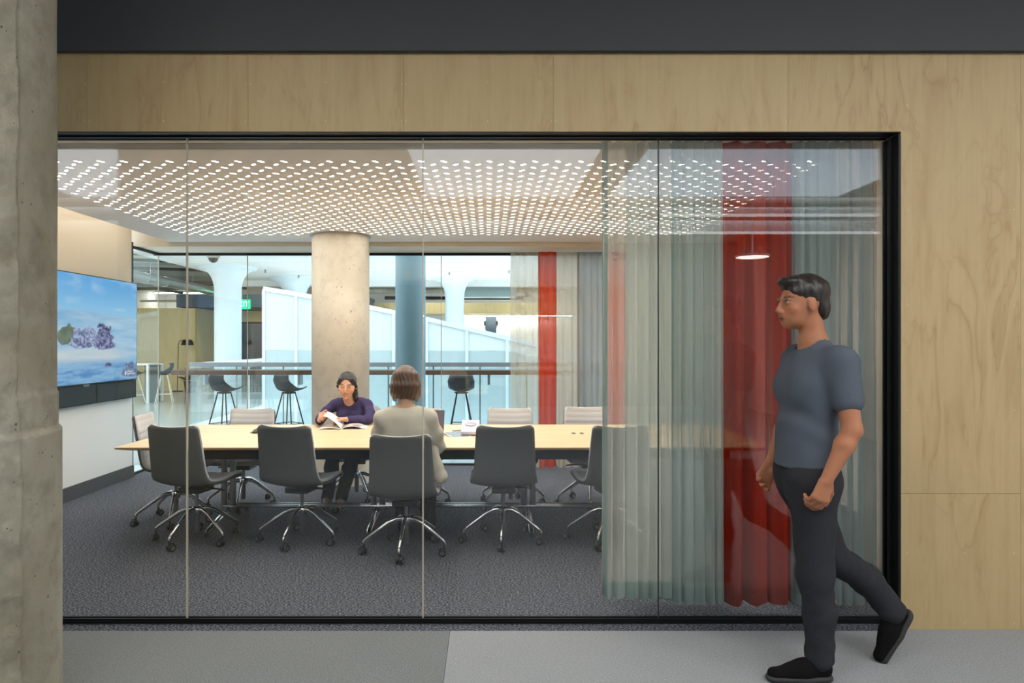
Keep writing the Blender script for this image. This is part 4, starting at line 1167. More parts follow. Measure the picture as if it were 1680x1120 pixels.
# ================================================================== PEOPLE (bodies grown as one smooth implicit surface)
def V3(*a): return np.array(a, dtype=np.float32)
class Field:
    def __init__(s, lo, hi, vox):
        s.lo = np.array(lo, np.float32); s.vox = vox
        s.n = np.ceil((np.array(hi) - s.lo) / vox).astype(int) + 1
        s.F = np.full(tuple(s.n), .5, np.float32)
    def sub(s, lo, hi):
        a = np.clip(np.floor((lo - s.lo) / s.vox).astype(int), 0, s.n); b = np.clip(np.ceil((hi - s.lo) / s.vox).astype(int) + 1, 0, s.n)
        if (b <= a).any(): return None, None
        ax = [s.lo[i] + s.vox * np.arange(a[i], b[i], dtype=np.float32) for i in range(3)]
        return tuple(slice(a[i], b[i]) for i in range(3)), np.meshgrid(*ax, indexing='ij')
    def put(s, f, lo, hi, k, op):
        pad = k + 4 * s.vox
        sl_, G = s.sub(np.array(lo) - pad, np.array(hi) + pad)
        if sl_ is None: return
        d = f(*G).astype(np.float32); A = s.F[sl_]
        if op == '+':
            h = np.clip(.5 + .5 * (A - d) / k, 0, 1); s.F[sl_] = A * (1 - h) + d * h - k * h * (1 - h)
        elif op == '-':
            d = -d; h = np.clip(.5 - .5 * (A - d) / k, 0, 1); s.F[sl_] = A * (1 - h) + d * h + k * h * (1 - h)
    def cap(s, a, b, ra, rb, k=.02, op='+', flat=None, grow=0.0):
        a = np.array(a, np.float32); b = np.array(b, np.float32); ra += grow; rb += grow
        ab = b - a; L = float(ab @ ab) + 1e-9
        u = None
        if flat is not None:
            u = np.array(flat[0], np.float32); u = u / np.linalg.norm(u); sc_ = 1.0 / flat[1]; mid = (a + b) / 2
        def f(X, Y, Z):
            x, y, z = X - a[0], Y - a[1], Z - a[2]
            t = np.clip((x * ab[0] + y * ab[1] + z * ab[2]) / L, 0, 1)
            x = x - t * ab[0]; y = y - t * ab[1]; z = z - t * ab[2]
            if u is not None:
                q = (x * u[0] + y * u[1] + z * u[2]) * (sc_ - 1); x = x + q * u[0]; y = y + q * u[1]; z = z + q * u[2]
            return np.sqrt(x * x + y * y + z * z) - (ra + (rb - ra) * t)
        r = max(ra, rb); s.put(f, np.minimum(a, b) - r, np.maximum(a, b) + r, k, op); return s
    def chain(s, pts, rs, k=.02, op='+', flat=None, grow=0.0):
        for i in range(len(pts) - 1): s.cap(pts[i], pts[i + 1], rs[i], rs[i + 1], k, op, flat, grow)
        return s
    def ell(s, c, r, k=.02, op='+', Rm=None, grow=0.0):
        c = np.array(c, np.float32); r = np.array(r, np.float32) + grow
        Rn = np.array(Rm, np.float32) if Rm is not None else np.eye(3, dtype=np.float32)
        def f(X, Y, Z):
            P = [X - c[0], Y - c[1], Z - c[2]]
            q = [sum(Rn[j, i] * P[j] for j in range(3)) for i in range(3)]
            k0 = np.sqrt(sum((q[i] / r[i]) ** 2 for i in range(3))) + 1e-6; k1 = np.sqrt(sum((q[i] / (r[i] * r[i])) ** 2 for i in range(3))) + 1e-6
            return k0 * (k0 - 1) / k1
        m = max(r); s.put(f, c - m, c + m, k, op); return s
    def half(s, p, nrm, k=.004):
        """cuts away everything on the side the normal points to"""
        p = np.array(p, np.float32); nrm = np.array(nrm, np.float32); nrm = nrm / np.linalg.norm(nrm)
        ax = [s.lo[i] + s.vox * np.arange(s.n[i], dtype=np.float32) for i in range(3)]
        d = ((ax[0] - p[0]) * nrm[0])[:, None, None] + ((ax[1] - p[1]) * nrm[1])[None, :, None] + ((ax[2] - p[2]) * nrm[2])[None, None, :]
        h = np.clip(.5 - .5 * (s.F - d) / k, 0, 1); s.F = s.F * (1 - h) + d * h + k * h * (1 - h); return s
    def ripple(s, fn, lo=None, hi=None):
        sl_, G = s.sub(np.array(lo if lo is not None else s.lo), np.array(hi if hi is not None else s.lo + s.n * s.vox))
        if sl_ is not None: s.F[sl_] += fn(*G).astype(np.float32)
        return s
    def mesh(s, name, mats, parent, smooth=2, color=None, keep=True):
        F = s.F; nx, ny, nz = F.shape
        I = F < 0
        if not I.any(): raise ValueError(name)
        c = np.zeros((nx - 1, ny - 1, nz - 1), np.int8)
        for dx in (0, 1):
            for dy in (0, 1):
                for dz in (0, 1): c += I[dx:nx - 1 + dx, dy:ny - 1 + dy, dz:nz - 1 + dz]
        act = (c > 0) & (c < 8)
        idx = np.full(act.shape, -1, np.int64); ii = np.argwhere(act); idx[act] = np.arange(len(ii))
        acc = np.zeros((len(ii), 3)); cnt = np.zeros(len(ii))
        cor = [(a, b, d) for a in (0, 1) for b in (0, 1) for d in (0, 1)]
        for p in cor:
            for ax in range(3):
                if p[ax]: continue
                q = list(p); q[ax] = 1
                fa = F[ii[:, 0] + p[0], ii[:, 1] + p[1], ii[:, 2] + p[2]]; fb = F[ii[:, 0] + q[0], ii[:, 1] + q[1], ii[:, 2] + q[2]]
                m = (fa < 0) != (fb < 0)
                t = np.where(m, fa / np.where(m, fa - fb, 1), 0)
                P = np.repeat(np.array(p, float)[None], len(ii), 0); P[:, ax] += t
                acc[m] += P[m]; cnt[m] += 1
        V = ii + acc / cnt[:, None]
        V = s.lo + V * s.vox
        quads = []
        for ax in range(3):
            a, b = (ax + 1) % 3, (ax + 2) % 3
            sA = [slice(None)] * 3; sB = [slice(None)] * 3
            sA[ax] = slice(0, -1); sB[ax] = slice(1, None)
            A = I[tuple(sA)]; B = I[tuple(sB)]
            e = np.argwhere(A != B)
            ok = (e[:, a] > 0) & (e[:, b] > 0) & (e[:, a] < F.shape[a] - 1) & (e[:, b] < F.shape[b] - 1)
            e = e[ok]; fl = A[e[:, 0], e[:, 1], e[:, 2]]
            def cell(da, db):
                q = e.copy(); q[:, a] += da; q[:, b] += db; return idx[q[:, 0], q[:, 1], q[:, 2]]
            Q = np.stack([cell(-1, -1), cell(0, -1), cell(0, 0), cell(-1, 0)], 1)
            Q[~fl] = Q[~fl][:, ::-1]
            quads.append(Q)
        Q = np.concatenate(quads)
        for _ in range(smooth):
            S_ = np.zeros_like(V); N_ = np.zeros(len(V))
            for x, y in ((0, 1), (1, 2), (2, 3), (3, 0)):
                np.add.at(S_, Q[:, x], V[Q[:, y]]); np.add.at(N_, Q[:, x], 1); np.add.at(S_, Q[:, y], V[Q[:, x]]); np.add.at(N_, Q[:, y], 1)
            V = V * .5 + .5 * S_ / np.maximum(N_, 1)[:, None]
        # a body is one surface: drop loose specks
        if keep:
            lab = np.arange(len(V))
            while True:
                mn = lab[Q].min(1); new = lab.copy()
                for x in range(4): np.minimum.at(new, Q[:, x], mn)
                new = new[new]
                if (new == lab).all(): break
                lab = new
            big = np.bincount(lab).argmax(); Q = Q[lab[Q[:, 0]] == big]
            used = np.unique(Q); mp = np.full(len(V), -1); mp[used] = np.arange(len(used)); V = V[used]; Q = mp[Q]
        me = bpy.data.meshes.new(name)
        me.vertices.add(len(V)); me.vertices.foreach_set('co', V.astype(np.float32).ravel())
        me.loops.add(Q.size); me.loops.foreach_set('vertex_index', Q.astype(np.int32).ravel())
        me.polygons.add(len(Q)); me.polygons.foreach_set('loop_start', np.arange(0, Q.size, 4, dtype=np.int32)); me.polygons.foreach_set('loop_total', np.full(len(Q), 4, np.int32))
        me.polygons.foreach_set('use_smooth', np.ones(len(Q), bool))
        me.update(calc_edges=True)
        for mm in (mats if isinstance(mats, (list, tuple)) else [mats]): me.materials.append(mm)
        if color is not None:
            ca = me.color_attributes.new('tone', 'FLOAT_COLOR', 'POINT')
            C_ = color(V); ca.data.foreach_set('color', np.concatenate([C_, np.ones((len(V), 1))], 1).astype(np.float32).ravel())
        o = bpy.data.objects.new(name, me); COL.objects.link(o)
        if parent is not None:
            o.parent = parent; o.location = -parent.location
        return o

def skin(name):
    m = NT(name); a = m.n('VertexColor', _layer_name='tone')
    b = m.bsdf(Base__Color=a.outputs[0], Roughness=.5)
    m.set(b, 'Subsurface Weight', .08); m.set(b, 'Subsurface Radius', (.012, .005, .003)); m.set(b, 'Specular IOR Level', .35)
    return m.done(b)
M['skin'] = skin('skin')
def hairmat(name, c, c2):
    m = NT(name); v = m.coord((160, 160, 6)); nz = m.noise(v, 1, 3)
    b = m.bsdf(Base__Color=m.mix(nz.outputs[0], c, c2), Roughness=.38, Normal=m.bump(nz, .5, .004)); return m.done(b)
M['hair_black'] = hairmat('black_hair', S(24, 19, 18), S(50, 40, 36))
M['hair_brown'] = hairmat('brown_hair', S(60, 41, 31), S(122, 92, 72))
M['knit_navy'] = fabric('navy_knit', S(66, 58, 92), S(88, 80, 118), 380, bump=.3)
M['knit_cream'] = fabric('cream_knit', S(206, 198, 180), S(226, 219, 204), 300, bump=.4)
M['tee'] = fabric('grey_tee', S(84, 90, 100), S(106, 112, 122), 500)
M['trouser'] = fabric('black_trousers', S(26, 25, 26), S(44, 43, 44), 420)
M['jean'] = fabric('dark_grey_jeans', S(44, 44, 48), S(70, 70, 74), 420)
M['suede'] = fabric('black_suede', S(14, 13, 13), S(30, 29, 29), 300)
M['sole'] = plain('black_rubber', S(46, 45, 45), .7)

def frame(fwd, up=(0, 0, 1)):
    """columns: right-hand side of the figure, forward, up"""
    f = np.array(fwd, float); f /= np.linalg.norm(f); u = np.array(up, float); r = np.cross(f, u); r /= np.linalg.norm(r); u = np.cross(r, f)
    return np.stack([r, f, u], 1)

def head(F, c, A, s=1.0, smile=True, mouth_open=0.0):
    """adds a head at c (centre, ears' height); A = frame(right, forward, up); s scales (1 = head 0.225 m high)"""
    P = lambda x, y, z: np.array(c) + A @ (np.array([x, y, z]) * s)
    E = lambda x, y, z, rx, ry, rz, k=.012, op='+': F.ell(P(x, y, z), (rx * s, ry * s, rz * s), k, op, A)
    E(0, -.012, .032, .074, .094, .082)              # skull
    E(0, .022, -.012, .065, .066, .076, .02)         # face mass
    E(0, .038, -.066, .040, .042, .036, .03)         # jaw
    E(0, .070, -.088, .018, .018, .016, .018)        # chin
    for q in (-1, 1):
        E(q * .044, .056, -.022, .020, .022, .022, .016)     # cheeks
        E(q * .031, .094, .012, .017, .014, .012, .008, '-')  # eye sockets
        E(q * .031, .076, .011, .0135, .0125, .0115, .003)    # eyeballs under lids
        E(q * .031, .0845, .028, .021, .009, .006, .008)        # brow ridge
        E(q * .075, -.006, -.006, .008, .020, .031, .006)     # ears
        E(q * .010, .099, -.030, .009, .009, .007, .006)      # nostril wings
    F.cap(P(0, .086, .020), P(0, .108, -.022), .0065 * s, .0105 * s, .008)
    E(0, .105, -.026, .0105, .011, .009, .006)
    cu = .007 if smile else .001
    F.chain([P(-.023, .078, -.057 + cu), P(-.012, .087, -.053 + cu * .25), P(0, .089, -.052), P(.012, .087, -.053 + cu * .25), P(.023, .078, -.057 + cu)], [.0045 * s, .0062 * s, .0065 * s, .0062 * s, .0045 * s], .005)
    F.chain([P(-.020, .078, -.060 + cu), P(-.010, .085, -.064), P(0, .086, -.065), P(.010, .085, -.064), P(.020, .078, -.060 + cu)], [.0045 * s, .0066 * s, .0072 * s, .0066 * s, .0045 * s], .005)   # lips
    return P

def head_tone(c, A, s, base, lip, brow, lash=True, open_eyes=False, teeth=False, smile=1.0):
    base = np.array(S(*base)[:3]); lip = np.array(S(*lip)[:3]); brow = np.array(S(*brow)[:3])
    def fn(V):
        L = ((V - np.array(c)) @ A) / s
        x, y, z = L[:, 0], L[:, 1], L[:, 2]
        zl = z - smile * .0075 * (x / .023) ** 2
        C = np.repeat(base[None], len(V), 0)
        def mixin(w, col):
            nonlocal C
            w = np.clip(w, 0, 1)[:, None]; C = C * (1 - w) + col * w
        face = y > .03
        mixin(face * np.exp(-(((np.abs(x) - .044) / .02) ** 2 + ((z + .028) / .02) ** 2)) * .35, base * np.array([1.0, .72, .68]))
        mixin(face * np.exp(-((x / .014) ** 2 + ((z + .026) / .012) ** 2)) * .25, base * np.array([1.0, .75, .7]))
        mixin(face * (y > .066) * np.clip(2.2 - 1.6 * ((x / .024) ** 2 + ((zl + .0585) / .0120) ** 2), 0, 1), lip)
        mixin(face * (y > .066) * np.clip(3 - 3 * ((x / .021) ** 2 + ((zl + .0585) / .0030) ** 2), 0, 1), np.array([.80, .74, .68]) if teeth else lip * .25)
        mixin(face * np.clip(2.5 - 2.2 * (((np.abs(x) - .033) / .021) ** 2 + ((z - .032 + .14 * np.maximum(np.abs(x) - .036, 0)) / .0042) ** 2), 0, 1) * .8, brow)
        if open_eyes:
            mixin(face * np.clip(4 - 3.5 * (((np.abs(x) - .031) / .0125) ** 2 + ((z - .011) / .0042) ** 2), 0, 1), np.array([.42, .38, .36]))
            mixin(face * np.clip(4 - 3.5 * (((np.abs(x) - .031) / .0058) ** 2 + ((z - .011) / .0058) ** 2), 0, 1), np.array([.03, .02, .015]))
            mixin(face * np.clip(3 - 2.6 * (((np.abs(x) - .031) / .015) ** 2 + ((z - .0165) / .0022) ** 2), 0, 1), brow)
        else:
            mixin(face * np.clip(3 - 2.6 * (((np.abs(x) - .031) / .0145) ** 2 + ((z - .0065 - .16 * np.minimum(np.abs(np.abs(x) - .031), .014)) / .0024) ** 2), 0, 1) * .9, brow * .8)
        return C
    return fn

def hand(F, wrist, d, palm_n, curl=.5, s=1.0, thumb_side=1, k=.005, spread=1.0):
    """a hand from the wrist along d; palm_n = the way the palm faces; fingers of unequal length, bent towards the palm"""
    w = np.array(wrist, float); d = np.array(d, float); d /= np.linalg.norm(d)
    n = np.array(palm_n, float); n -= d * (n @ d); n /= np.linalg.norm(n)
    r = np.cross(d, n) * thumb_side       # towards the thumb
    P = lambda a, b, c: w + (d * a + r * b + n * c) * s
    # palm
    for b in (-.028, -.010, .010, .028):
        F.cap(P(.012, b * .7, 0), P(.082 - .006 * abs(b) / .028, b, .002), .0125 * s, .0125 * s, .014)
    F.ell(P(.035, .024, .010), (.017 * s,) * 3, .012)
    lens = {.030: (.040, .024, .019), .0105: (.044, .028, .020), -.0095: (.041, .026, .020), -.029: (.032, .020, .018)}
    for i, (b, L) in enumerate(lens.items()):
        cu = curl * (1 + .12 * (i - 1.2))
        p = P(.084 - (.008 if b < -.02 else .002), b, .001); ang = .25 * cu
        sp = b * .25 * spread
        for j, l in enumerate(L):
            ang += cu * (.75, .95, .6)[j]
            dirv = d * math.cos(ang) + n * math.sin(ang) + r * sp * (1 - j * .2)
            q = p + dirv / np.linalg.norm(dirv) * l * s
            F.cap(p, q, (.0098, .0090, .0083)[j] * s, (.0090, .0083, .0072)[j] * s, .004 if j else .008); p = q
    p = P(.022, .028, .006); dv = d * .62 + r * .62 + n * .38
    for j, l in enumerate((.040, .032, .026)):
        dv = dv / np.linalg.norm(dv); q = p + dv * l * s
        F.cap(p, q, (.0135, .0108, .0098)[j] * s, (.0108, .0098, .0082)[j] * s, .008 if j == 0 else .004); p = q
        dv = dv + d * .35 + n * .30 * curl - r * .30
    return F

def shoe(F, heel, toe, up, w=.045, grow=0.0):
    heel = np.array(heel, float); toe = np.array(toe, float); up = np.array(up, float); f = toe - heel; L = np.linalg.norm(f); f /= L
    side = np.cross(f, up)
    P = lambda a, b, c: heel + f * a * L + side * b + up * c
    F.cap(P(.15, 0, .045), P(.45, 0, .045), .040, .040, .03, flat=(side, .86), grow=grow)
    F.cap(P(.45, .0, .036), P(.86, .0, .030), .040, .030, .03, flat=(up, .8), grow=grow)
    F.cap(P(.16, 0, .07), P(.20, 0, .085), .036, .038, .02, grow=grow)
    F.cap(P(.30, 0, .07), P(.62, 0, .045), .03, .026, .03, grow=grow)
    return F

# ------------------------------------------------------------------ person across the table, navy sweater
def person_navy():
    t = thing('person', 'person in a navy sweater with tied back black hair, smiling down at a magazine', 'person', (-1.31, 6.60, 0))
    hc = (-1.330, 6.46, 1.098); A = frame((.06, -1, -.20), (0.03, -.1, 1)); hs = 1.10
    shL, shR = V3(-1.158, 6.58, .905), V3(-1.478, 6.58, .905)        # her left is on the right of the picture
    elL, wrL = V3(-1.118, 6.40, .785), V3(-1.30, 6.275, .800)
    elR, wrR = V3(-1.575, 6.42, .782), V3(-1.535, 6.245, .800)
    pelv = V3(-1.30, 6.78, .52)
    hipL, hipR = V3(-1.21, 6.76, .53), V3(-1.39, 6.76, .53)
    knL, knR = V3(-1.22, 6.33, .555), V3(-1.42, 6.33, .555)
    anL, anR = V3(-1.32, 6.15, .10), V3(-1.455, 6.20, .10)
    def torso(F, g=0.0):
        F.cap(pelv, V3(-1.305, 6.74, .66), .135, .115, .04, flat=((0, 1, 0), .72), grow=g)
        F.cap(V3(-1.305, 6.74, .66), V3(-1.315, 6.63, .83), .118, .138, .05, flat=((0, 1, 0), .72), grow=g)
        F.cap(shL + V3(-.05, 0, .005), shR + V3(.05, 0, .005), .056, .056, .04, grow=g)
        F.cap(shL, shR, .040, .040, .03, grow=g)
        F.cap(V3(-1.318, 6.585, .90), V3(-1.322, 6.545, .960), .070, .050, .05, grow=g)
        for q in (-1, 1): F.ell((-1.318 + q * .066, 6.535, .80), (.055, .045, .055), .04, grow=g)
    def arms(F, g=0.0):
        F.chain([shL, (shL + elL) / 2 + V3(.012, .01, 0), elL], [.043, .039, .034], .02, grow=g); F.chain([shR, (shR + elR) / 2 + V3(-.012, .01, 0), elR], [.043, .039, .034], .02, grow=g)
    def fore(F, g=0.0, f=1.0):
        F.cap(elL, elL + (wrL - elL) * f, .037, .037 + (.024 - .037) * f, .02, grow=g); F.cap(elR, elR + (wrR - elR) * f, .037, .037 + (.024 - .037) * f, .02, grow=g)
    lo, hi = (-1.72, 5.98, -.01), (-.94, 6.98, 1.28)
    F = Field(lo, hi, .0045)
    torso(F); arms(F); fore(F)
    F.cap(V3(-1.322, 6.56, .93), hc + A @ V3(0, -.02, -.03), .047, .050, .03)
    P = head(F, hc, A, hs)
    hand(F, wrL, (-1, -.25, .05), (.1, -.5, -1), .75, .95, 1); hand(F, wrR, (.12, -.55, .35), (1, .2, -.1), 1.25, .95, 1)
    for h, k_, a in ((hipL, knL, anL), (hipR, knR, anR)):
        F.chain([h, k_], [.085, .06], .04); F.chain([k_, (k_ + a) / 2 + V3(0, .02, .02), a], [.058, .05, .036], .03)
        F.cap(a, a + V3(0, -.12, -.06), .036, .028, .02)
    F.mesh('body', M['skin'], t, 2, head_tone(hc, A, hs, (214, 166, 138), (186, 96, 92), (44, 32, 28), teeth=True))
    G = Field(lo, hi, .006)
    torso(G, .010); arms(G, .010); fore(G, .008, .86)
    G.ripple(lambda X, Y, Z: .0035 * np.sin(52 * Z + 16 * X + 6 * np.sin(11 * X)) * np.sin(21 * X + 9 * Z + 3))
    G.cap(V3(-1.322, 6.535, .955), V3(-1.325, 6.49, 1.10), .060, .075, .006, '-'); G.half((0, 0, .56), (0, 0, -1))
    G.mesh('sweater', M['knit_navy'], t)
    G = Field(lo, hi, .006)
    for h, k_, a in ((hipL, knL, anL), (hipR, knR, anR)):
        G.chain([h, k_], [.092, .070], .04); G.chain([k_, (k_ + a) / 2 + V3(0, .02, .02), a], [.068, .062, .054], .03)
    G.cap(pelv, pelv + V3(0, 0, .08), .135, .13, .04, flat=((0, 1, 0), .8))
    G.ripple(lambda X, Y, Z: .003 * np.sin(44 * Z + 7 * np.sin(14 * X)) * (Z < .5)); G.half((0, 0, .085), (0, 0, -1))
    G.mesh('trousers', M['trouser'], t)
    for a, nm in ((anL, 0), (anR, 1)):
        G = Field((a[0] - .09, a[1] - .25, -.005), (a[0] + .09, a[1] + .12, .17), .005)
        shoe(G, a + V3(0, .065, -a[2] + .004), a + V3(-.02, -.19, -a[2] + .004), V3(0, 0, 1)); G.half((0, 0, .002), (0, 0, -1))
        G.mesh('shoe', M['suede'], t)
    # hair: parted, swept to both sides and drawn back into a low tail
    Hh = lambda x, y, z: np.array(hc) + A @ (np.array([x, y, z]) * hs)
    G = Field((-1.50, 6.26, .88), (-1.16, 6.66, 1.28), .0035)
    G.ell(Hh(0, -.015, .036), (.080 * hs, .100 * hs, .086 * hs), .01, Rm=A)
    for q in (-1, 1):
        G.chain([Hh(q * .052, .046, .070), Hh(q * .069, .026, .032), Hh(q * .075, .000, -.004), Hh(q * .064, -.04, -.04), Hh(0, -.075, -.065)], [.008, .010, .013, .020, .022], .02)
    G.ell(Hh(0, .130, -.035), (.066 * hs, .122 * hs, .122 * hs), .006, '-', A)
    G.ell(Hh(.012, .03, .126), (.0025 * hs, .07 * hs, .010 * hs), .004, '-', A)
    G.chain([Hh(-.03, -.07, -.05), Hh(-.062, -.030, -.075), Hh(-.072, -.012, -.110), Hh(-.070, -.004, -.140)], [.03, .026, .020, .008], .02)
    G.ripple(lambda X, Y, Z: .0010 * np.sin(300 * X + 80 * Z))
    G.mesh('hair', M['hair_black'], t)
    return t
person_navy()

# ------------------------------------------------------------------ person with the back to us, cream sweater
def person_cream():
    t = thing('person', 'person seen from behind in a loose cream sweater with a brown bob', 'person', (-.585, 5.0, 0))
    hc = (-.588, 4.90, 1.212); A = frame((.05, 1, -.12)); hs = 1.05
    shL, shR = V3(-.745, 4.86, .965), V3(-.425, 4.86, .965)
    elL, wrL = V3(-.770, 5.00, .745), V3(-.70, 5.22, .785)
    elR, wrR = V3(-.365, 4.985, .745), V3(-.42, 5.22, .785)
    pelv = V3(-.585, 4.94, .50)
    hipL, hipR = V3(-.67, 4.96, .51), V3(-.50, 4.96, .51); knL, knR = V3(-.69, 5.38, .52), V3(-.48, 5.38, .52); anL, anR = V3(-.67, 5.40, .10), V3(-.45, 5.24, .10)
    def torso(F, g=0.0):
        F.cap(pelv, V3(-.583, 4.88, .70), .15, .135, .05, flat=((0, 1, 0), .70), grow=g)
        F.cap(V3(-.583, 4.88, .70), V3(-.575, 4.855, .90), .138, .155, .05, flat=((0, 1, 0), .64), grow=g)
        F.cap(shL + V3(.06, 0, .01), shR + V3(-.06, 0, .01), .062, .062, .04, grow=g)
        F.cap(shL, shR, .046, .046, .03, grow=g)
        F.cap(V3(-.583, 4.855, .965), V3(-.585, 4.875, 1.035), .080, .052, .05, grow=g)
    def arms(F, g=0.0):
        F.chain([shL, (shL + elL) / 2 + V3(-.015, -.005, 0), elL], [.046, .045, .041], .025, grow=g); F.chain([shR, (shR + elR) / 2 + V3(.015, -.005, 0), elR], [.046, .045, .041], .025, grow=g)
    def fore(F, g=0.0, f=1.0):
        for e, w in ((elL, wrL), (elR, wrR)): F.cap(e, e + (w - e) * f, .040, .040 + (.026 - .040) * f, .02, grow=g)
    lo, hi = (-.96, 4.66, -.01), (-.18, 5.66, 1.37)
    F = Field(lo, hi, .005)
    torso(F); arms(F); fore(F)
    F.cap(V3(-.578, 4.87, 1.02), hc + A @ V3(0, -.025, -.03), .050, .050, .03)
    head(F, hc, A, hs)
    hand(F, wrL, (.25, 1, .0), (0, .1, -1), .35, .95, -1); hand(F, wrR, (.0, 1, .0), (0, .1, -1), .35, .95, 1)
    for h, k_, a in ((hipL, knL, anL), (hipR, knR, anR)):
        F.chain([h, k_], [.088, .06], .04); F.chain([k_, (k_ + a) / 2 + V3(0, -.02, .02), a], [.058, .05, .036], .03); F.cap(a, a + V3(0, .12, -.06), .036, .028, .02)
    F.mesh('body', M['skin'], t, 2, head_tone(hc, A, hs, (218, 172, 140), (188, 104, 96), (92, 64, 48), open_eyes=True))
    G = Field(lo, hi, .006)
    torso(G, .015); arms(G, .015); fore(G, .014, .82)
    # loose folds, deeper under the arms, and the wide neckline roll
    G.ripple(lambda X, Y, Z: .006 * np.sin(20 * Z + 9 * X + 2 * np.sin(9 * X)) * np.sin(15 * X + 6 * Z) + .0035 * np.sin(41 * X + 23 * Z + 3 * np.sin(17 * Z)))
    G.chain([V3(-.70, 4.86, 1.024), V3(-.655, 4.80, 1.008), V3(-.585, 4.772, 1.000), V3(-.515, 4.80, 1.008), V3(-.47, 4.86, 1.024)], [.012] * 5, .006)
    G.cap(V3(-.585, 4.870, 1.055), V3(-.585, 4.86, 1.25), .078, .13, .008, '-'); G.half((0, 0, .50), (0, 0, -1))
    G.mesh('sweater', M['knit_cream'], t)
    # the loose hem of the sweater hanging over the right side of the seat
    G = Field((-.42, 4.72, .40), (-.20, 5.2, .80), .005)
    G.chain([V3(-.385, 4.93, .76), V3(-.365, 4.90, .62), V3(-.335, 4.90, .54), V3(-.335, 4.95, .51)], [.03, .036, .042, .024], .03)
    G.ripple(lambda X, Y, Z: .004 * np.sin(60 * Y + 20 * Z))
    G.mesh('sweater_hem', M['knit_cream'], t)
    G = Field(lo, hi, .006)
    for h, k_, a in ((hipL, knL, anL), (hipR, knR, anR)):
        G.chain([h, k_], [.095, .072], .04); G.chain([k_, (k_ + a) / 2 + V3(0, -.02, .02), a], [.070, .062, .052], .03)
    G.cap(pelv, pelv + V3(0, 0, .06), .150, .14, .04, flat=((0, 1, 0), .75)); G.ripple(lambda X, Y, Z: .003 * np.sin(44 * Z + 7 * np.sin(14 * X)) * (Z < .45)); G.half((0, 0, .09), (0, 0, -1))
    G.mesh('trousers', M['trouser'], t)
    for a in (anL, anR):
        G = Field((a[0] - .09, a[1] - .12, -.005), (a[0] + .09, a[1] + .26, .17), .005)
        shoe(G, a + V3(0, -.065, -a[2] + .004), a + V3(.01, .19, -a[2] + .004), V3(0, 0, 1)); G.half((0, 0, .002), (0, 0, -1)); G.mesh('shoe', M['suede'], t)
    Hh = lambda x, y, z: np.array(hc) + A @ (np.array([x, y, z]) * hs)
    G = Field((-.76, 4.72, 1.03), (-.42, 5.06, 1.38), .0035)
    G.ell(Hh(0, -.016, .040), (.080 * hs, .102 * hs, .086 * hs), .01, Rm=A)
    # bob: heavy curtain of hair to the nape, swinging forward at the sides
    for q in np.linspace(-1, 1, 17):
        a = q * 1.75; sx = math.sin(a); cy = -math.cos(a)
        G.chain([Hh(sx * .068, cy * .088, .05), Hh(sx * .080, cy * .094 - .004, -.02), Hh(sx * .080, cy * .086, -.06), Hh(sx * .074, cy * .076 + .004, -.088 - .024 * abs(q) ** 2)], [.018, .017, .015, .009], .03)
    G.ell(Hh(0, .105, -.05), (.062 * hs, .085 * hs, .10 * hs), .012, '-', A)
    G.ripple(lambda X, Y, Z: .0012 * np.sin(230 * X + 3 * np.sin(30 * Z)) + .0008 * np.sin(420 * X + 90 * Y))
    G.mesh('hair', M['hair_brown'], t)
    return t
person_cream()

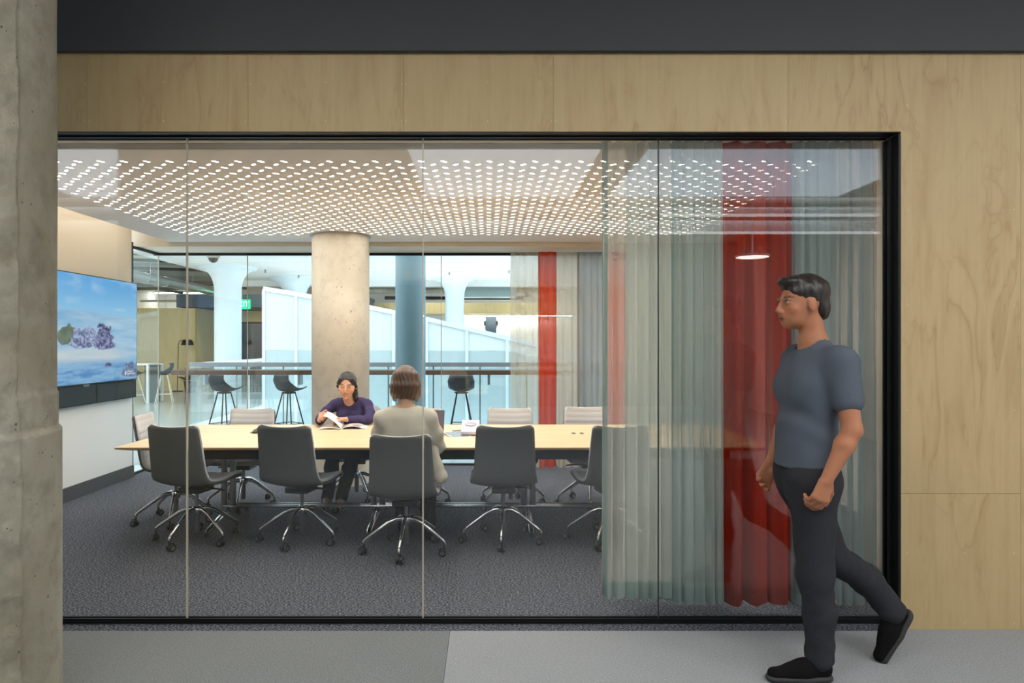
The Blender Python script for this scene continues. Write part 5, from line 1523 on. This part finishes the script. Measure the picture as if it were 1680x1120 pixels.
# ------------------------------------------------------------------ person walking past the glass
def person_walking():
    t = thing('person', 'person in a grey t-shirt and dark jeans walking left along the corridor', 'person', (1.45, 3.12, 0))
    yc = 3.12
    hc = (1.437, yc, 1.680); A = frame((-1, -.04, -.06)); hs = 1.06
    shN, shF = V3(1.520, yc - .185, 1.415), V3(1.505, yc + .185, 1.42)
    elN, wrN = V3(1.535, yc - .245, 1.135), V3(1.425, yc - .25, .925)
    elF, wrF = V3(1.475, yc + .235, 1.14), V3(1.385, yc + .215, .92)
    pelv = V3(1.450, yc, .90)
    hipN, hipF = V3(1.445, yc - .09, .875), V3(1.465, yc + .09, .875)
    knN, anN = V3(1.455, yc - .085, .475), V3(1.478, yc - .08, .085)
    knF, anF = V3(1.615, yc + .10, .50), V3(1.925, yc + .105, .225)
    def torso(F, g=0.0):
        F.cap(pelv + V3(.01, 0, -.02), V3(1.455, yc, 1.06), .146, .138, .05, flat=((1, 0, 0), .68), grow=g)
        F.cap(V3(1.455, yc, 1.06), V3(1.475, yc, 1.27), .142, .168, .05, flat=((1, 0, 0), .66), grow=g)
        F.cap(shN + V3(-.02, .07, -.03), shF + V3(-.02, -.07, -.03), .072, .072, .06, grow=g)
        F.cap(shN, shF, .05, .05, .05, grow=g)
        F.cap(V3(1.505, yc, 1.41), V3(1.485, yc, 1.50), .082, .060, .05, grow=g)
        for q in (-1, 1): F.ell((1.415, yc + q * .075, 1.30), (.06, .075, .07), .05, grow=g)
    def uparm(F, g=0.0, f=1.0):
        for s_, e in ((shN, elN), (shF, elF)): F.cap(s_, s_ + (e - s_) * f, .052, .052 + (.039 - .052) * f, .03, grow=g)
    lo, hi = (1.10, yc - .40, -.01), (2.16, yc + .36, 1.84)
    F = Field(lo, hi, .005)
    torso(F); uparm(F)
    for e, w, sgn in ((elN, wrN, -1), (elF, wrF, 1)):
        F.chain([e, e + (w - e) * .3, w], [.038, .039, .025], .02)
    F.cap(V3(1.50, yc, 1.44), hc + A @ V3(0, -.025, -.03), .056, .053, .03)
    head(F, hc, A, hs)
    F.ell(np.array(hc) + A @ (np.array([0, .05, -.05]) * hs), (.052, .05, .05), .02, Rm=A)
    hand(F, wrN, (-.32, .02, -1), (-.15, 1, 0), .70, 1.05, 1, spread=.5); hand(F, wrF, (-.45, 0, -1), (-.15, -1, 0), .7, 1.05, -1, spread=.5)
    F.chain([hipN, knN], [.092, .062], .04); F.chain([knN, (knN + anN) / 2 + V3(.02, 0, .05), anN], [.06, .056, .038], .03); F.cap(anN, anN + V3(-.14, 0, -.04), .038, .03, .02)
    F.chain([hipF, knF], [.092, .062], .04); F.chain([knF, (knF + anF) / 2 + V3(.02, 0, .03), anF], [.06, .056, .038], .03); F.cap(anF, anF + V3(-.05, 0, -.12), .038, .03, .02)
    F.mesh('body', M['skin'], t, 2, head_tone(hc, A, hs, (176, 116, 84), (150, 82, 72), (30, 24, 22), open_eyes=True, smile=.2))
    G = Field(lo, hi, .006)
    torso(G, .014); uparm(G, .020, .56)
    G.cap(V3(1.455, yc, .90), V3(1.455, yc, 1.1), .178, .160, .03, flat=((1, 0, 0), .74))
    G.ripple(lambda X, Y, Z: .003 * np.sin(30 * Z + 14 * X + 3 * np.sin(8 * X + 12 * Z)) * np.sin(11 * X + 7 * Y) + .002 * np.sin(47 * X + 15 * Z))
    G.cap(V3(1.482, yc, 1.495), V3(1.44, yc, 1.66), .071, .095, .006, '-'); G.half((0, 0, .862), (0.06, 0, -1))
    for s_, e in ((shN, elN), (shF, elF)):
        pass
    G.mesh('t_shirt', M['tee'], t)
    G = Field(lo, hi, .006)
    for h, k_, a, q in ((hipN, knN, anN, 0), (hipF, knF, anF, 1)):
        G.chain([h, k_], [.102, .076], .04)
        m_ = (k_ + a) / 2 + V3(.012, 0, .03)
        G.chain([k_, m_, a + (k_ - a) * .05], [.074, .066, .060], .03)
        G.ripple(lambda X, Y, Z: .0022 * np.sin(70 * Y + 40 * X) * np.sin(85 * ((X - k_[0]) * (a[0] - k_[0]) + (Z - k_[2]) * (a[2] - k_[2])) / .4 + 5 * np.sin(20 * Y)), np.minimum(a, m_) - .1, np.maximum(a, m_) + .1)
    G.cap(pelv + V3(0.01, -.03, 0), pelv + V3(.01, .03, .0), .160, .160, .05, flat=((1, 0, 0), .74))
    G.ripple(lambda X, Y, Z: .0025 * np.sin(33 * Z + 11 * X + 4 * np.sin(9 * Y + 14 * X)))
    G.half((0, 0, .96), (0, 0, 1))
    d_ = knF - anF; d_ = d_ / np.linalg.norm(d_)
    o = G.mesh('jeans', M['jean'], t)
    for heel, toe, up, nm in ((V3(1.535, yc - .08, .004), V3(1.235, yc - .085, .004), V3(0, 0, 1), 0), (V3(2.005, yc + .105, .235), V3(1.855, yc + .10, -.02), V3(-.866, 0, .5), 1)):
        up = up / np.linalg.norm(up)
        G = Field(np.minimum(heel, toe) - .13, np.maximum(heel, toe) + .14, .0045)
        shoe(G, heel, toe, up, grow=.002)
        G.half(heel + up * .002, -up); G.half((0, 0, .001), (0, 0, -1))
        sh = G.mesh('shoe', M['suede'], t)
        G = Field(np.minimum(heel, toe) - .08, np.maximum(heel, toe) + .08, .0045)
        f = (toe - heel); L = np.linalg.norm(f); f = f / L; side = np.cross(f, up)
        G.cap(heel + f * .14 * L + up * .012, heel + f * .45 * L + up * .012, .043, .043, .02, flat=(up, .5)); G.cap(heel + f * .45 * L + up * .012, heel + f * .87 * L + up * .012, .046, .038, .02, flat=(up, .5))
        G.half(heel + up * .028, up); G.half(heel + up * .001, -up); G.half((0, 0, .001), (0, 0, -1))
        so = G.mesh('sole', M['sole'], t)
    Hh = lambda x, y, z: np.array(hc) + A @ (np.array([x, y, z]) * hs)
    G = Field(Vector(hc) - Vector((.2, .15, .15)), Vector(hc) + Vector((.2, .15, .2)), .004)
    G.ell(Hh(0, -.020, .048), (.081 * hs, .100 * hs, .082 * hs), .01, Rm=A)
    G.ell(Hh(0, .045, .098), (.055 * hs, .055 * hs, .026 * hs), .02, Rm=A)
    G.ell(Hh(0, -.07, -.02), (.062 * hs, .045 * hs, .06 * hs), .02, Rm=A)
    G.ell(Hh(0, .095, -.01), (.09 * hs, .085 * hs, .072 * hs), .010, '-', A)
    for q in (-1, 1): G.ell(Hh(q * .085, .005, -.030), (.03 * hs, .034 * hs, .038 * hs), .008, '-', A)
    G.ripple(lambda X, Y, Z: .002 * np.sin(120 * X + 40 * Z) * np.sin(100 * Y) + .001 * np.sin(260 * X))
    G.mesh('hair', M['hair_black'], t)
    return t
person_walking()
# ================================================================== LIGHT
w = bpy.data.worlds.new('daylight'); SC.world = w; w.use_nodes = True
bg = w.node_tree.nodes['Background']; bg.inputs[0].default_value = (.86, .94, 1.0, 1); bg.inputs[1].default_value = WORLD_E

M['corridor_fill'] = emit('corridor_fill_diffuser', (1, .975, .94, 1), CORRIDOR_FILL_E)  # unseen trays added over the corridor to light the plywood wall
for k, x in enumerate((-1.5, 2.0, 4.9)):
    t = thing('corridor_fill_tray', ('added fill light tray over the corridor, unseen left of the viewer', 'added fill light tray over the corridor, unseen right of the viewer', 'added fill light tray over the corridor, unseen at its right end')[k], 'lamp', (x, .45, 3.80), group='added fill light trays over the corridor')
    mb = MB(); mb.box((-1.0, -.35, 0), (1.0, .35, .099)); mb.build('frame', M['white'], t)
    mb = MB(); mb.box((-.97, -.32, -.006), (.97, .32, -.0005)); mb.build('diffuser', M['corridor_fill'], t)
M['skyl'] = emit('skylight_sheet', (.72, .86, 1.0, 1), SKYL_E)
for k, (x0_, x1_) in enumerate(((-6.6, -3.7), (-1.0, 1.4), (1.9, 5.6))):
    t = thing('rooflight', ('frosted rooflight in the corridor ceiling at its left end', 'frosted rooflight in the corridor ceiling behind the viewer', 'wide frosted rooflight in the corridor ceiling at its right end')[k], 'skylight', ((x0_ + x1_) / 2, -2.2, 3.84), group='rooflights behind the viewer')
    w_ = (x1_ - x0_) / 2; mb = MB(); mb.box((-w_, -1.35, 0), (w_, 1.35, .059)); mb.build('frame', M['white'], t)
    mb = MB(); mb.box((-w_ + .04, -1.31, -.01), (w_ - .04, 1.31, -.001)); mb.build('pane', M['skyl'], t)
for y, z, lab in ((-1.75, 3.22, 'slim linear light in the corridor, nearer the plywood wall'), (-2.45, 3.10, 'slim linear light in the corridor, further from the plywood wall')):
    t = thing('linear_light', lab, 'lamp', (4.1, y, z), group='slim linear lights behind the viewer')
    mb = MB(); mb.box((-1.8, -.035, 0), (1.8, .035, .05)); mb.build('housing', M['white'], t)
    mb = MB(); mb.box((-1.78, -.03, -.03), (1.78, .03, -.0005)); mb.build('diffuser', emit('linear_glow', (.92, .96, 1, 1), 1.2), t)
    for dx in (-1.5, 0, 1.5):
        mb = MB(); mb.tube([(dx, 0, .05), (dx, 0, 3.82 - z)], .003, 6); mb.build('cable', M['steel'], t)
t = thing('disc_light', 'round disc light hanging in the corridor', 'lamp', (4.3, -3.75, 2.9))
mb = MB(); mb.lathe([(.26, 0), (.28, .03), (.1, .06), (.01, .07), (.01, .99)], n=32); mb.build('housing', M['white'], t)
mb = MB(); mb.lathe([(0, -.004), (.25, -.004), (.25, -.0005)], n=32); mb.build('diffuser', emit('disc_glow', (1, .97, .92, 1), 4), t)
SC.cycles.max_bounces = 10
SC.cycles.diffuse_bounces = 4
SC.cycles.glossy_bounces = 5
SC.cycles.transparent_max_bounces = 40
SC.cycles.sample_clamp_indirect = 6
SC.cycles.caustics_reflective = False
SC.cycles.caustics_refractive = False
SC.view_settings.exposure = EXPO
